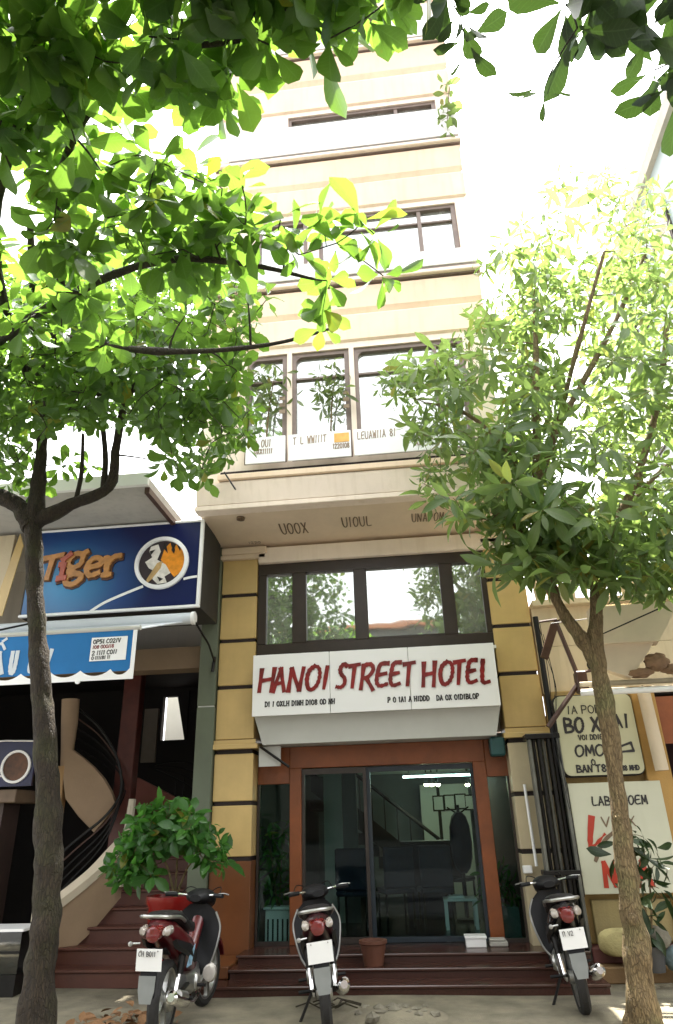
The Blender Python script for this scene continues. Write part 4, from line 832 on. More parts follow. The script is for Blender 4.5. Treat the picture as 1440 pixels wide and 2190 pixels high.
# dark folded gate and a white strip standing in for the gap of light beside it
GT = thing('folding_gate', 'dark folded metal gate standing between the right pillar and the ochre wall', 'gate', (1.52, -.3, 0))
for k in range(7): MB().box(1.33 + .055 * k, 1.365 + .055 * k, -.36 + .06 * (k % 2), -.22 + .06 * (k % 2), .1, 2.38, bev=.006).build('slat', METAL if k % 3 else M('gate_grey', (.12, .12, .10), .5, .3, 6), GT, smooth=False)
bx('gate_rail', METAL, GT, 1.30, 1.70, -.38, -.16, 2.38, 2.44, bev=.006); bx('gate_rail', METAL, GT, 1.30, 1.70, -.38, -.16, .95, 1.0, bev=.006)
MB().tube([(1.66, -.2, .28), (1.665, -.2, 3.9)], .035, 8).build('gate_post', METAL, GT)
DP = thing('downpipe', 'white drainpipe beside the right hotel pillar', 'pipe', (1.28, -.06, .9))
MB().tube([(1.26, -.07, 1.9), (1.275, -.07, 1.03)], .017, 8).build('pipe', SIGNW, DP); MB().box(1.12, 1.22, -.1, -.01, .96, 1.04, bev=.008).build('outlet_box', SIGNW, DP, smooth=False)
# long pale blue side wall further back on the right
BW = thing('tower_block', 'tall pale blue block far right beyond the tree', 'building', (9, 4, 0))
BLUEW = M('pale_blue_wall', (.36, .46, .52), .5, .06, 1)
bx('wall', BLUEW, BW, 5.0, 12, -1.6, 3.3, 4.6, 12.1)
bx('parapet', GREYR, BW, 4.9, 12.1, -1.7, 3.4, 12.1, 12.4)
bx('wall', BLUEW, BW, 6.1, 12, -1.5, 3.2, 0, 4.6)
for k in range(4):
    for j in range(3): wn = bx('window', BROWNF, BW, 4.95, 5.0, -1.1 + 1.15 * k, -.3 + 1.15 * k, 5.4 + 2.3 * j, 6.7 + 2.3 * j); bx('pane', MIRROR, wn, 4.94, 4.95, -1.05 + 1.15 * k, -.35 + 1.15 * k, 5.45 + 2.3 * j, 6.65 + 2.3 * j)

# houses across the street, mirrored in the panes; added and darkened to cut door glare
for k, (x0, x1, hgt, mat) in enumerate(((-16, -6.2, 8.5, 'green'), (-6, 2.2, 9.8, 'grey'), (2.4, 13, 7.6, 'brown'))):
    oh = thing('street_house', ['mossy green house across the street mirrored on the left in the panes', 'tallest grey house across the street mirrored in the window panes', 'lowest brown house across the street mirrored on the right in the panes'][k], 'building', ((x0 + x1) / 2, -22, 0), group='houses across the street')
    mat = M('old_wall_' + mat, {'green': (.06, .075, .05), 'grey': (.09, .09, .085), 'brown': (.08, .055, .04)}[mat], .85, .2, 1.5, streak=.3)
    bx('wall', mat, oh, x0, x1, -30, -22, -.1, hgt)
    bx('roof', BASE, oh, x0 - .2, x1 + .2, -30.2, -21.7, hgt, hgt + .25)
    for j in range(3):
        for i in range(3): bx('window', BROWNF, oh, x0 + 1 + i * 2.6, x0 + 2.2 + i * 2.6, -21.99, -21.95, 1 + 2.7 * j, 2.6 + 2.7 * j)

# ------------------------------------------------------------------ motorbikes, seen from behind (local +Y is forwards)
REDLENS = M('red_lens', (.13, .007, .006), .15, .1, 8, coat=1.0); CLEARL = M('clear_lens', (.34, .30, .26), .12, .1, 8, coat=1.0)
PLATE = M('number_plate', (.82, .82, .80), .35, .02, 4); MUDF = M('grey_mudflap', (.20, .21, .20), .6, .1, 8)
def wheel(name, b, y, tw, spoke):
    wh = MB().ring([(.285, -tw * .25), (.285, tw * .25), (.262, tw * .5), (.225, tw * .42), (.225, -tw * .42), (.262, -tw * .5)], (0, y, .285), 32).build(name, RUBBER, b)
    MB().ring([(.228, -tw * .4), (.228, tw * .4), (.205, tw * .3), (.205, -tw * .3)], (0, y, .285), 32).build('rim', ALU, wh)
    mb = MB()
    if spoke == 'wire':
        for k in range(16):
            a = 2 * math.pi * k / 16
            mb.tube([(.02 * (-1) ** k, y + .03 * math.cos(a + .5), .285 + .03 * math.sin(a + .5)), (0, y + .21 * math.cos(a), .285 + .21 * math.sin(a))], .004, 4)
    else:
        for k in range(5):
            a = 2 * math.pi * k / 5
            c, s_ = math.cos(a), math.sin(a)
            mb.rings([[(dx, y + c * r - s_ * dw, .285 + s_ * r + c * dw) for dx, dw in ((-.018, -w_), (.018, -w_), (.018, w_), (-.018, w_))] for r, w_ in ((.03, .03), (.12, .018), (.21, .03))])
    mb.build('spokes', ALU, wh, smooth=False)
    MB().lathe([(.001, -.07), (.055, -.065), (.055, .065), (.001, .07)], (0, y, .285), 16, 'x').build('hub', ALU, wh)
    return wh
def motorbike(label, loc, yaw, lean, body, accent, plate_text, spoke='alloy', steer=12, white_rail=True):
    b = thing('motorbike', label, 'motorbike', loc, (0, R(lean), R(yaw)), 'motorbikes parked in front of the hotel', local=True)
    b.scale = (.96, .96, .96)
    wheel('rear_wheel', b, 0, .095, spoke)
    fw = wheel('front_wheel', b, 1.22, .075, spoke)
    # body shell from tail to step-through
    MB().loft([(-.40, .86, .03, .035), (-.34, .85, .085, .06), (-.15, .79, .125, .10), (.10, .68, .145, .12), (.33, .60, .14, .13), (.52, .50, .11, .12), (.66, .44, .08, .08)], 18).build('body_shell', body, b)
    for sx in (-1, 1):
        MB().rings([[(sx * .118, -.28, .74), (sx * .150, -.28, .76), (sx * .155, -.2, .70), (sx * .12, -.2, .68)], [(sx * .145, .1, .66), (sx * .165, .1, .68), (sx * .168, .14, .60), (sx * .145, .12, .58)], [(sx * .13, .4, .56), (sx * .15, .4, .58), (sx * .148, .4, .50), (sx * .13, .4, .49)]]).build('side_panel', accent, b)
    # seat
    MB().loft([(-.36, .925, .06, .018), (-.28, .925, .115, .035), (-.05, .895, .135, .05), (.14, .83, .13, .045), (.25, .79, .12, .045), (.45, .775, .095, .04), (.58, .73, .06, .03)], 16, 2.8).build('seat', SEATM, b)
    # grab rail
    gr = MB().tube(smooth_path([(-.135, -.02, .86), (-.15, -.22, .91), (-.12, -.42, .932), (0, -.47, .938), (.12, -.42, .932), (.15, -.22, .91), (.135, -.02, .86)], 5), .014, 8).build('grab_rail', ALU if white_rail else CHROME, b)
    # tail light, indicators, fender, plate
    MB().loft([(-.455, .80, .03, .03), (-.445, .805, .055, .055), (-.38, .82, .075, .06), (-.30, .82, .08, .055)], 16, 2.2).build('tail_light', REDLENS, b)
    for sx in (-1, 1):
        MB().loft([(-.43, .82, .012, .018, sx * .085), (-.40, .825, .035, .035, sx * .098), (-.32, .83, .03, .035, sx * .105)], 12, 2).build('indicator', CLEARL, b)
    MB().rings([[(sx, y, z) for sx, y, z in ((-w_, y0, z0), (w_, y0, z0), (w_, y0 + .012, z0 + .008), (-w_, y0 + .012, z0 + .008))] for w_, y0, z0 in ((.055, -.10, .62), (.06, -.25, .68), (.06, -.37, .68), (.065, -.44, .60), (.068, -.455, .48), (.064, -.45, .38))]).build('rear_fender', BLKP, b)
    MB().prism([(-.068, .53), (.068, .53), (.066, .43), (.045, .345), (-.045, .345), (-.066, .43)], 'y', -.475, -.468).build('mudflap', MUDF, b, smooth=False)
    pl = MB().prism([(-.105, .56), (.105, .56), (.105, .715), (-.105, .715)], 'y', lambda p: -.485 + (p[1] - .715) * -.12, lambda p: -.480 + (p[1] - .715) * -.12).build('license_plate', PLATE, b, smooth=False)
    if plate_text:
        mb = MB(); word(mb, plate_text, plane_fn((-.085, -.4865, .663), (1, 0, 0), (0, -.12, 1)), (0, -1, 0), .034, .62, .14, .0015, .5); mb.build('lettering', BLACKL, pl, smooth=False)
    for sx in (-.07, .07): MB().lathe([(.001, -.492), (.006, -.492), (.006, -.48)], (sx, 0, .70), 6, 'y').build('screw', ALU, pl)
    MB().tube([(-.10, -.44, .745), (-.165, -.47, .745)], .008, 6).lathe([(.001, -.495), (.018, -.49), (.018, -.475)], (-.165, 0, .745), 10, 'y').build('reflector', ALU, b)
    # swing arm, dampers, chain case, engine
    for sx in (-1, 1):
        MB().tube([(sx * .085, 0, .285), (sx * .075, .45, .33)], .022, 8).build('swing_arm', METAL, b)
        MB().tube([(sx * .10, -.01, .31), (sx * .105, .06, .50)], .020, 8).build('damper', CHROME, b)
        MB().tube([(sx * .105, .05, .46), (sx * .11, .09, .62)], .030, 8).build('spring', accent if accent is not BLKP else METAL, b)
    MB().loft([(.0, .30, .012, .05, -.09), (.1, .30, .014, .055, -.095), (.40, .33, .014, .05, -.095)], 10).build('chain_case', ALU, b)
    MB().loft([(.38, .34, .08, .07), (.50, .32, .125, .10), (.68, .33, .12, .10), (.80, .36, .07, .075), (.92, .37, .055, .055)], 16, 3).build('engine', ALU, b)
    for sx in (-1, 1): MB().lathe([(.001, sx * .145), (.06, sx * .142), (.075, sx * .12), (.075, sx * .09)], (0, .56, .32), 18, 'x').build('engine_cover', ALU, b)
    MB().tube(smooth_path([(.05, .88, .33), (.09, .75, .20), (.13, .45, .19), (.15, .2, .24)], 5), .018, 8).build('exhaust_pipe', CHROME, b)
    MB().tube([(.15, .22, .235), (.158, .12, .255), (.165, -.12, .31), (.17, -.33, .365), (.17, -.35, .37)], [.025, .045, .052, .048, .03], 14).build('muffler', CHROME, b)
    MB().tube([(.172, .05, .305), (.182, -.2, .362)], [.036, .036], 10).build('heat_shield', ALU, b)
    # step-through legshield and front cowl
    MB().rings([[(-x, y, z), (-x * .6, y + .05, z + .01), (0, y + .075, z + .015), (x * .6, y + .05, z + .01), (x, y, z), (x * .6, y + .03, z), (0, y + .055, z), (-x * .6, y + .03, z)] for x, y, z in ((.10, .76, .30), (.17, .80, .42), (.215, .84, .58), (.225, .87, .72), (.17, .89, .84), (.10, .90, .90))]).build('leg_shield', BLKP, b)
    for sx in (-1, 1):
        MB().tube(smooth_path([(sx * .10, .765, .31), (sx * .178, .80, .42), (sx * .222, .835, .58), (sx * .232, .865, .72), (sx * .175, .885, .84)], 5), .010, 6).build('shield_edge', ALU, b)
    MB().loft([(.60, .47, .06, .05), (.75, .58, .055, .06), (.87, .74, .06, .07)], 12).build('spine', body, b)
    # steering head, rotated a little
    fr = Matrix.Translation((0, 1.05, .7)) @ Matrix.Rotation(R(steer), 4, 'Z') @ Matrix.Translation((0, -1.05, -.7))
    def steered(o): o.matrix_local = fr; return o
    steered(fw)
    for sx in (-1, 1): steered(MB().tube([(sx * .065, 1.22, .285), (sx * .065, 1.10, .60), (sx * .06, 1.02, .82)], [.02, .024, .022], 8).build('fork_leg', ALU, b))
    steered(MB().rings([[(-.055, 1.22 + .33 * math.cos(t), .285 + .33 * math.sin(t)), (.055, 1.22 + .33 * math.cos(t), .285 + .33 * math.sin(t)), (.06, 1.22 + .30 * math.cos(t), .285 + .30 * math.sin(t)), (-.06, 1.22 + .30 * math.cos(t), .285 + .30 * math.sin(t))] for t in [R(20 + 16 * k) for k in range(10)]]).build('front_fender', body, b))
    steered(MB().loft([(.84, .955, .06, .03), (.90, .965, .13, .055), (1.0, .96, .14, .075), (1.10, .93, .11, .08), (1.16, .91, .06, .05)], 16).build('headlight_cowl', BLKP, b))
    hb = steered(MB().tube(smooth_path([(-.30, .81, .985), (-.18, .87, .985), (-.06, .93, .97), (.06, .93, .97), (.18, .87, .985), (.30, .81, .985)], 4), .012, 8).build('handlebar', CHROME, b))
    for sx in (-1, 1):
        steered(MB().tube([(sx * .20, .86, .985), (sx * .31, .805, .985)], .019, 8).build('grip', BLKP, b))
        steered(MB().tube([(sx * .20, .90, .99), (sx * .28, .90, 1.0), (sx * .35, .86, .995)], .007, 5).build('brake_lever', ALU, b))
    for sx in (-1, 1):                  # cables looping from the levers to the head
        MB().tube(smooth_path([(sx * .20, .90, .985), (sx * .16, 1.06, 1.04), (sx * .05, 1.10, .98), (0, 1.06, .80)], 5), .005, 5).build('cable', BLKP, b)
    MB().tube(smooth_path([(-.10, -.02, .30), (-.12, .25, .26), (-.11, .5, .30)], 4), .006, 5).build('brake_rod', CHROME, b)
    MB().lathe([(.001, .075), (.085, .07), (.09, .05), (.001, .045)], (0, 0, .285), 20, 'x').build('brake_drum', ALU, b)
    # foot pegs, kick stand
    for y in (.52, .12): MB().tube([(-.22, y, .30 - .02 * (y < .2)), (.22, y, .30 - .02 * (y < .2))], .014, 6).build('foot_peg', BLKP, b)
    MB().tube([(-.09, .42, .25), (-.17, .38, .12), (-.24, .34, .015)], [.013, .013, .013], 6).tube([(-.26, .31, .012), (-.22, .38, .012)], .012, 6).build('side_stand', METAL, b)
    return b
CRIM = M('crimson_paint', (.085, .005, .008), .3, .15, 2, coat=.5); BLKG = M('black_gloss', (.012, .011, .012), .25, .1, 2, coat=.4); MAR = M('maroon_gloss', (.03, .006, .008), .3, .1, 2, coat=.4)
BLUEDEC = M('blue_white_decal', (.25, .42, .55), .3, .5, 14)
b1 = motorbike('crimson motorbike with white plate parked in front of the red potted bush', (-2.18, -2.58, 0), 1, 2, CRIM, BLKP, 'CH B011', 'alloy', -10)
for k in range(3): MB().rings([[(.152, .16 + .05 * k, .60 + .02 * k), (.156, .185 + .05 * k, .61 + .02 * k), (.150, .12 + .05 * k, .50), (.147, .10 + .05 * k, .50)], [(.158, .16 + .05 * k, .60 + .02 * k), (.162, .185 + .05 * k, .61 + .02 * k), (.156, .12 + .05 * k, .50), (.153, .10 + .05 * k, .50)]]).build('decal_stripe', BLUEDEC, b1, smooth=False)
sb = MB().loft([(.70, .40, .02, .02, .19), (.72, .36, .06, .07, .19), (.80, .35, .055, .08, .19), (.84, .34, .02, .04, .19)], 12, 2).build('plastic_bag', M('bag_white', (.62, .58, .54), .5, .1, 12, .3, 30), b1)
b2 = motorbike('black motorbike with blank white plate in the middle of the hotel steps', (-.87, -2.30, 0), 9, -6, MAR, BLKP, '', 'wire', 14)
b3 = motorbike('black motorbike with white plate beside the right tree', (1.27, -1.80, 0), -3, -6, BLKG, BLKP, '11 V2', 'alloy', 8)
tb = MB().loft([(-.33, .90, .08, .02), (-.31, .91, .10, .035), (-.22, .91, .10, .035), (-.2, .90, .08, .02)], 12).build('seat_cover_highlight', M('pale_strap', (.7, .7, .68), .5), b2) if False else None

# ------------------------------------------------------------------ trees
def leaf_base(L_, W_, fold, droop, n, tip=.75):
    """unit leaf along +Y: rows of three points (edge, rib, edge); wider towards tip > .5"""
    v, f = [], []
    for i in range(n + 1):
        t = i / n
        wv = W_ * (math.sin(math.pi * min(1, t ** (math.log(.5) / math.log(tip)))) ** (.62 if tip > .6 else .85)) if 0 < t < 1 else .012 * (1 if t == 0 else .3)
        z = -droop * t * t
        y = t * L_ * (1 - .12 * droop * t)
        v += [(-wv, y, z + fold * wv), (0, y, z), (wv, y, z + fold * wv)]
    for i in range(n):
        a = 3 * i; f += [(a, a + 1, a + 4, a + 3), (a + 1, a + 2, a + 5, a + 4)]
    ed = np.array([[s_, i / n, 0.0] for i in range(n + 1) for s_ in (-1.0, 0.0, 1.0)])
    return np.array(v), f, ed
BROAD = [leaf_base(1, w_, f_, d_, 6, .70) for w_, f_, d_ in ((.26, .25, .10), (.29, .15, .22), (.23, .4, .02), (.27, .3, .3))]
NARROW = [leaf_base(1, w_, f_, d_, 5, .56) for w_, f_, d_ in ((.15, .3, .2), (.17, .2, .35), (.13, .4, .1), (.16, .3, .5))]
SMALLO = [leaf_base(1, w_, f_, d_, 4, .52) for w_, f_, d_ in ((.24, .2, .15), (.27, .3, .25), (.22, .2, .0))]
_mesh_cache = {}
def leaf_mesh(kind, k, mat):
    key = (id(kind), k, mat.name)
    if key not in _mesh_cache:
        v, f, ed = kind[k]; me = bpy.data.meshes.new('leaf'); me.from_pydata([tuple(p) for p in v], [], f); me.shade_smooth(); me.attributes.new('blade', 'FLOAT_VECTOR', 'POINT').data.foreach_set('vector', ed.ravel()); me.materials.append(mat); _mesh_cache[key] = me
    return _mesh_cache[key]
CMI = np.array(CM.transposed())
def project(p):
    q = CMI @ (np.array(p) - np.array(CAM)); 
    if q[2] > -.2: return None
    return 720 + F_PX * q[0] / -q[2], 1095 - F_PX * q[1] / -q[2], -q[2]
def frame(d, nrm):
    y = d / np.linalg.norm(d); x = np.cross(y, nrm); lx = np.linalg.norm(x)
    x = np.array([1, 0, 0]) if lx < 1e-5 else x / lx
    return np.stack([x, y, np.cross(x, y)], 1)
def rosette(c, axis, n, size, spread=(55, 100), droop=.15, jit=.25):
    axis = axis / np.linalg.norm(axis); r_ = np.cross(axis, [.3, .5, .81]); r_ /= np.linalg.norm(r_); s_ = np.cross(axis, r_)
    out = []; ph = rng.uniform(0, 6.28)
    for k in range(n):
        a = ph + 2.39996 * k + rng.normal(0, .15); th = R(spread[0] + (spread[1] - spread[0]) * (1 - k / max(1, n - 1)) + rng.normal(0, 9))
        rad = math.cos(a) * r_ + math.sin(a) * s_
        d = math.cos(th) * axis + math.sin(th) * rad; d = d + np.array([0, 0, -droop]) ; d /= np.linalg.norm(d)
        nrm = axis - d * axis.dot(d) + rng.normal(0, jit, 3)
        out.append((c + axis * .012 * (k - n / 2) + d * .03, frame(d, nrm), size * rng.uniform(.55, 1.2)))
    return out
def plant_leaves(root, leaves, kind, mat, cap=300, name='leaf', rest='foliage'):
    """leaves: (position, 3x3, size). The cap that show largest become parts; the rest is one joined part"""
    sc = []
    for i, (p, m, s) in enumerate(leaves):
        q = project(p + m[:, 1] * s * .5)
        ok = q and -60 < q[0] < 1500 and -60 < q[1] < 2250
        sc.append((s * F_PX / q[2]) * (1 if ok else .001) if q else 0)
    order = np.argsort(-np.array(sc)); off = np.array(ORG[root.name])
    single = set(order[:cap].tolist())
    for i in single:
        p, m, s = leaves[i]
        o = bpy.data.objects.new(name, leaf_mesh(kind, i % len(kind), mat)); COL.objects.link(o); o.parent = root
        mm = Matrix([[*(m[r] * s), (p - off)[r]] for r in range(3)] + [[0, 0, 0, 1]])
        o.matrix_basis = mm
    if len(leaves) > cap:
        V, Fc, nb, ED = [], [], 0, []
        for i, (p, m, s) in enumerate(leaves):
            if i in single: continue
            v, f, ed = kind[i % len(kind)]; ED.append(ed)
            V.append(v @ m.T * s + (p - off)); Fc += [tuple(a + nb for a in q) for q in f]; nb += len(v)
        me = bpy.data.meshes.new(rest); me.from_pydata(np.concatenate(V).tolist(), [], Fc); me.shade_smooth(); me.attributes.new('blade', 'FLOAT_VECTOR', 'POINT').data.foreach_set('vector', np.concatenate(ED).ravel()); me.materials.append(mat)
        o = bpy.data.objects.new(rest, me); COL.objects.link(o); o.parent = root; o['kind'] = 'stuff'
def grow(limbs, tips, r_tip=.004, pull=.25, min_r=.006):
    """connect every tip to the growing skeleton; returns twig tubes (pts, radii) and the direction at each tip"""
    nodes_, rad = [], []
    for pts, rr in limbs:
        for p, r in zip(pts, rr): nodes_.append(np.array(p)); rad.append(r)
    base = nodes_[0]
    order = sorted(range(len(tips)), key=lambda i: min(np.linalg.norm(tips[i] - n) for n in nodes_))
    tw, dirs = [], [None] * len(tips)
    arr = np.array(nodes_)
    for i in order:
        t = tips[i]; dd = np.linalg.norm(arr - t, axis=1); k = int(np.argmin(dd)); a = arr[k]; L_ = dd[k]
        up = np.array([0, 0, pull * L_]); c1 = a + (t - a) * .5 + up * rng.uniform(-.5, 1) + rng.normal(0, .06 * L_, 3)
        q = [(1 - s) ** 2 * a + 2 * s * (1 - s) * c1 + s * s * t for s in np.linspace(0, 1, 5 if L_ < .6 else 8)]
        r0 = min(rad[k] * .75, r_tip + .011 * L_ + .002)
        rr = list(np.linspace(max(r0, min_r * .6), r_tip, len(q)))
        tw.append((q, rr)); d = q[-1] - q[-2]; dirs[i] = d / max(1e-6, np.linalg.norm(d))
        arr = np.concatenate([arr, np.array(q[1:])]); rad += rr[1:]
    return tw, dirs
def trunk_mesh(root, limbs, mat, name='trunk', n=12, knob=0.0):
    for j, (pts, rr) in enumerate(limbs):
        big = j < 2 or rr[0] > .09
        sp = smooth_path(pts, 12 if big else 5); m_ = len(sp)
        rs = np.interp(np.linspace(0, len(rr) - 1, m_), range(len(rr)), rr)
        mb = MB(); mb.tube(sp, rs, 22 if big else 8)
        for v in mb.bm.verts:
            i = min(range(m_), key=lambda q: (sp[q] - v.co).length_squared); d = v.co - sp[i]
            if d.length > 1e-6:
                k1 = noise.noise(v.co * 5.0) * .22 + noise.noise(Vector((v.co.x * 26, v.co.y * 26, v.co.z * 7))) * .13 + noise.noise(v.co * 40) * .06
                sc_ = max(0.0, noise.noise(v.co * 3.1 + Vector((7, 3, 1))) - .35) * .9
                v.co = sp[i] + d * (1 + knob * 14 * .1 * (k1 + sc_))
        mb.build(name if j == 0 else 'branch', mat, root, angle=80)
def twig_mesh(root, tw, mat, n=5):
    mb = MB()
    for q, rr in tw: mb.tube(q, rr, n, cap=False)
    o = mb.build('twigs', mat, root, angle=80); o['kind'] = 'stuff'
def resample(limbs, k=4):
    return [([np.array(p) for p in smooth_path(pts, k)], list(np.interp(np.linspace(0, len(rr) - 1, (len(pts) - 1) * k + 1), range(len(rr)), rr))) for pts, rr in limbs]
def inpoly(x, y, poly):
    c = False; j = len(poly) - 1
    for i in range(len(poly)):
        (xi, yi), (xj, yj) = poly[i], poly[j]
        if (yi > y) != (yj > y) and x < (xj - xi) * (y - yi) / (yj - yi) + xi: c = not c
        j = i
    return c
A = lambda v: np.array(v)

# left tree: broad leaves in rosettes, tiered crown reaching over the pavement
Yt = -2.86
TL = thing('almond_tree', 'brown trunked broad leaved tree leaning over the blue restaurant signs', 'tree', (-3.10, Yt, 0))
limbsL = [
 ([(-3.08, Yt, -.02), (-3.10, Yt, .5), (-3.13, Yt, 1.1), (-3.22, Yt, 1.7), (-3.42, Yt, 2.6), (-3.66, Yt, 3.6), (-3.84, Yt, 4.5)], [.18, .114, .108, .106, .096, .078, .095]),
 ([(-3.84, Yt, 4.45), (-4.1, Yt, 4.75), (-4.6, -3.0, 4.95), (-5.3, -3.3, 5.3)], [.11, .085, .065, .04]),
 ([(-3.82, Yt, 4.5), (-3.86, Yt, 4.95), (-3.84, -2.95, 5.4), (-3.74, -3.3, 5.9), (-3.5, -4.0, 6.3), (-3.1, -4.9, 6.5)], [.10, .075, .062, .055, .045, .03]),
 ([(-3.80, Yt, 4.5), (-3.45, Yt, 4.68), (-3.05, Yt, 4.85), (-2.95, -3.0, 5.3), (-2.7, -3.4, 5.6), (-2.2, -3.8, 5.75)], [.09, .07, .058, .045, .035, .025]),
 ([(-3.1, Yt, 4.83), (-3.12, -2.9, 5.25), (-3.1, -3.2, 5.7), (-2.9, -3.9, 6.0)], [.04, .034, .03, .02]),
 ([(-3.40, Yt, 4.70), (-3.36, -2.9, 5.05), (-3.3, -3.1, 5.4)], [.03, .025, .016]),
 # long limbs over the pavement towards the viewer
 ([(-3.80, -3.1, 5.75), (-3.3, -4.6, 5.6), (-2.6, -5.9, 5.3), (-1.75, -6.9, 5.05)], [.055, .045, .035, .022]),
 ([(-3.6, -4.3, 5.7), (-2.4, -5.3, 5.15), (-1.5, -5.75, 4.95), (-.9, -5.75, 4.85), (-.45, -5.6, 4.80)], [.045, .035, .026, .018, .010]),
 ([(-2.4, -5.3, 5.15), (-1.9, -6.3, 5.25), (-1.2, -6.9, 5.1), (-.6, -7.05, 4.95)], [.03, .025, .018, .012]),
 ([(-3.3, -4.6, 5.6), (-2.3, -4.6, 5.25), (-1.6, -4.75, 5.0), (-.9, -4.8, 4.95), (-.35, -4.9, 4.98)], [.04, .03, .022, .016, .010]),
]
trunk_mesh(TL, limbsL, BARK_L, n=14, knob=.75)
polyL = [(-420, -520), (1000, -560), (930, -160), (820, 20), (770, 60), (700, 40), (640, 150), (560, 170), (520, 210), (440, 250), (470, 330), (530, 370), (500, 440), (560, 520), (590, 600), (560, 690), (500, 760), (520, 830), (545, 900), (520, 975), (455, 1000), (430, 1030), (380, 1010), (350, 930), (265, 905), (180, 905), (110, 900), (60, 985), (0, 1020), (-120, 1060), (-500, 1000)]
def holes(x, y):                        # openings in the crown, irregular
    return (math.sin(x * .021 + 1.3) + math.sin(y * .017 + x * .008 + .4) + math.sin((x - y) * .013)) > 1.35
tipsL, sizes = [], []
tries = 0
while len(tipsL) < 700 and tries < 20000:
    tries += 1
    x, y = rng.uniform(-420, 950), rng.uniform(-500, 1040) if rng.random() < .75 else rng.uniform(520, 1040)
    if not inpoly(x, y, polyL): continue
    if y > 0 and holes(x, y) and rng.random() < .9: continue
    z = rng.uniform(4.75, 5.5) if y < 560 else rng.uniform(4.9, 6.4)
    if y > 860: z = rng.uniform(4.75, 5.3)
    q = PZ(x, y, z)
    if q.y > -2.1: q = P(x, y, rng.uniform(-2.9, -2.1))
    tipsL.append(A(q)); sizes.append(1.0)
# clusters the photograph shows apart from the mass
for x, y, z in ((575, 95, 4.72), (700, 85, 4.75), (640, 40, 4.9), (500, 60, 4.8), (780, 40, 4.9), (820, 10, 5.0), (720, 520, 4.85), (640, 545, 4.8), (800, 500, 4.85), (770, 480, 4.9), (820, 590, 4.8), (700, 600, 4.9), (690, 660, 4.8), (690, 700, 4.75), (560, 500, 4.9), (600, 470, 4.95), (690, 480, 4.95), (620, 520, 4.9), (30, 1010, 4.7), (-20, 1000, 4.7), (10, 985, 4.7), (45, 960, 4.7), (20, 1035, 4.65), (60, 1015, 4.68), (70, 1040, 4.65), (130, 1000, 4.65), (150, 985, 4.8), (190, 1000, 4.72), (350, 990, 4.9), (400, 1010, 4.95), (470, 960, 5.0), (510, 930, 5.0)):
    tipsL.append(A(PZ(x, y, z) if y < 900 else P(x, y, -2.75)))
n_up = len(tipsL)
while len(tipsL) < n_up + 1000:             # the lower skirt of the crown, smaller leaves
    x, y = (rng.uniform(-300, 550), rng.uniform(560, 1015)) if rng.random() < .7 else (rng.uniform(-100, 360), rng.uniform(620, 920))
    if inpoly(x, y, polyL) and not (holes(x * 1.3, y * 1.2) and rng.random() < .45): tipsL.append(A(P(x, y, rng.uniform(-4.5, -2.0))))
tw, dirs = grow(resample(limbsL), tipsL, .0045, .12)
twig_mesh(TL, tw, BARK_L)
lv = []
for it, (t, d) in enumerate(zip(tipsL, dirs)):
    ax = d * .55 + A([0, 0, rng.uniform(.1, .9)]) + rng.normal(0, .3, 3)
    near = np.linalg.norm(t - A(CAM))
    lv += rosette(t, ax, int(rng.integers(6, 11)), rng.uniform(.19, .265) * (1.0 if t[2] < 5.3 and t[1] < -5 else .85) * (.72 if it >= n_up else 1), (50, 112), .22)
plant_leaves(TL, lv, BROAD, LEAF_L)
print('left leaves', len(lv))

def knots(root, spots, mat):
    for x, y, z, r in spots:
        mb = MB(); mb.blob((x, y, z), r, 3, .05, (1, .55, 1.15))
        for v in mb.bm.verts: v.co += v.normal * 0 + Vector((0, -.25 * r * max(0, noise.noise(v.co * 18)), 0))
        mb.build('knot', mat, root, angle=80)
knots(TL, ((-3.10, -2.955, .98, .045), (-3.19, -2.95, 1.32, .035), (-3.30, -2.94, 2.05, .04), (-3.52, -2.92, 3.05, .032)), BARK_L)
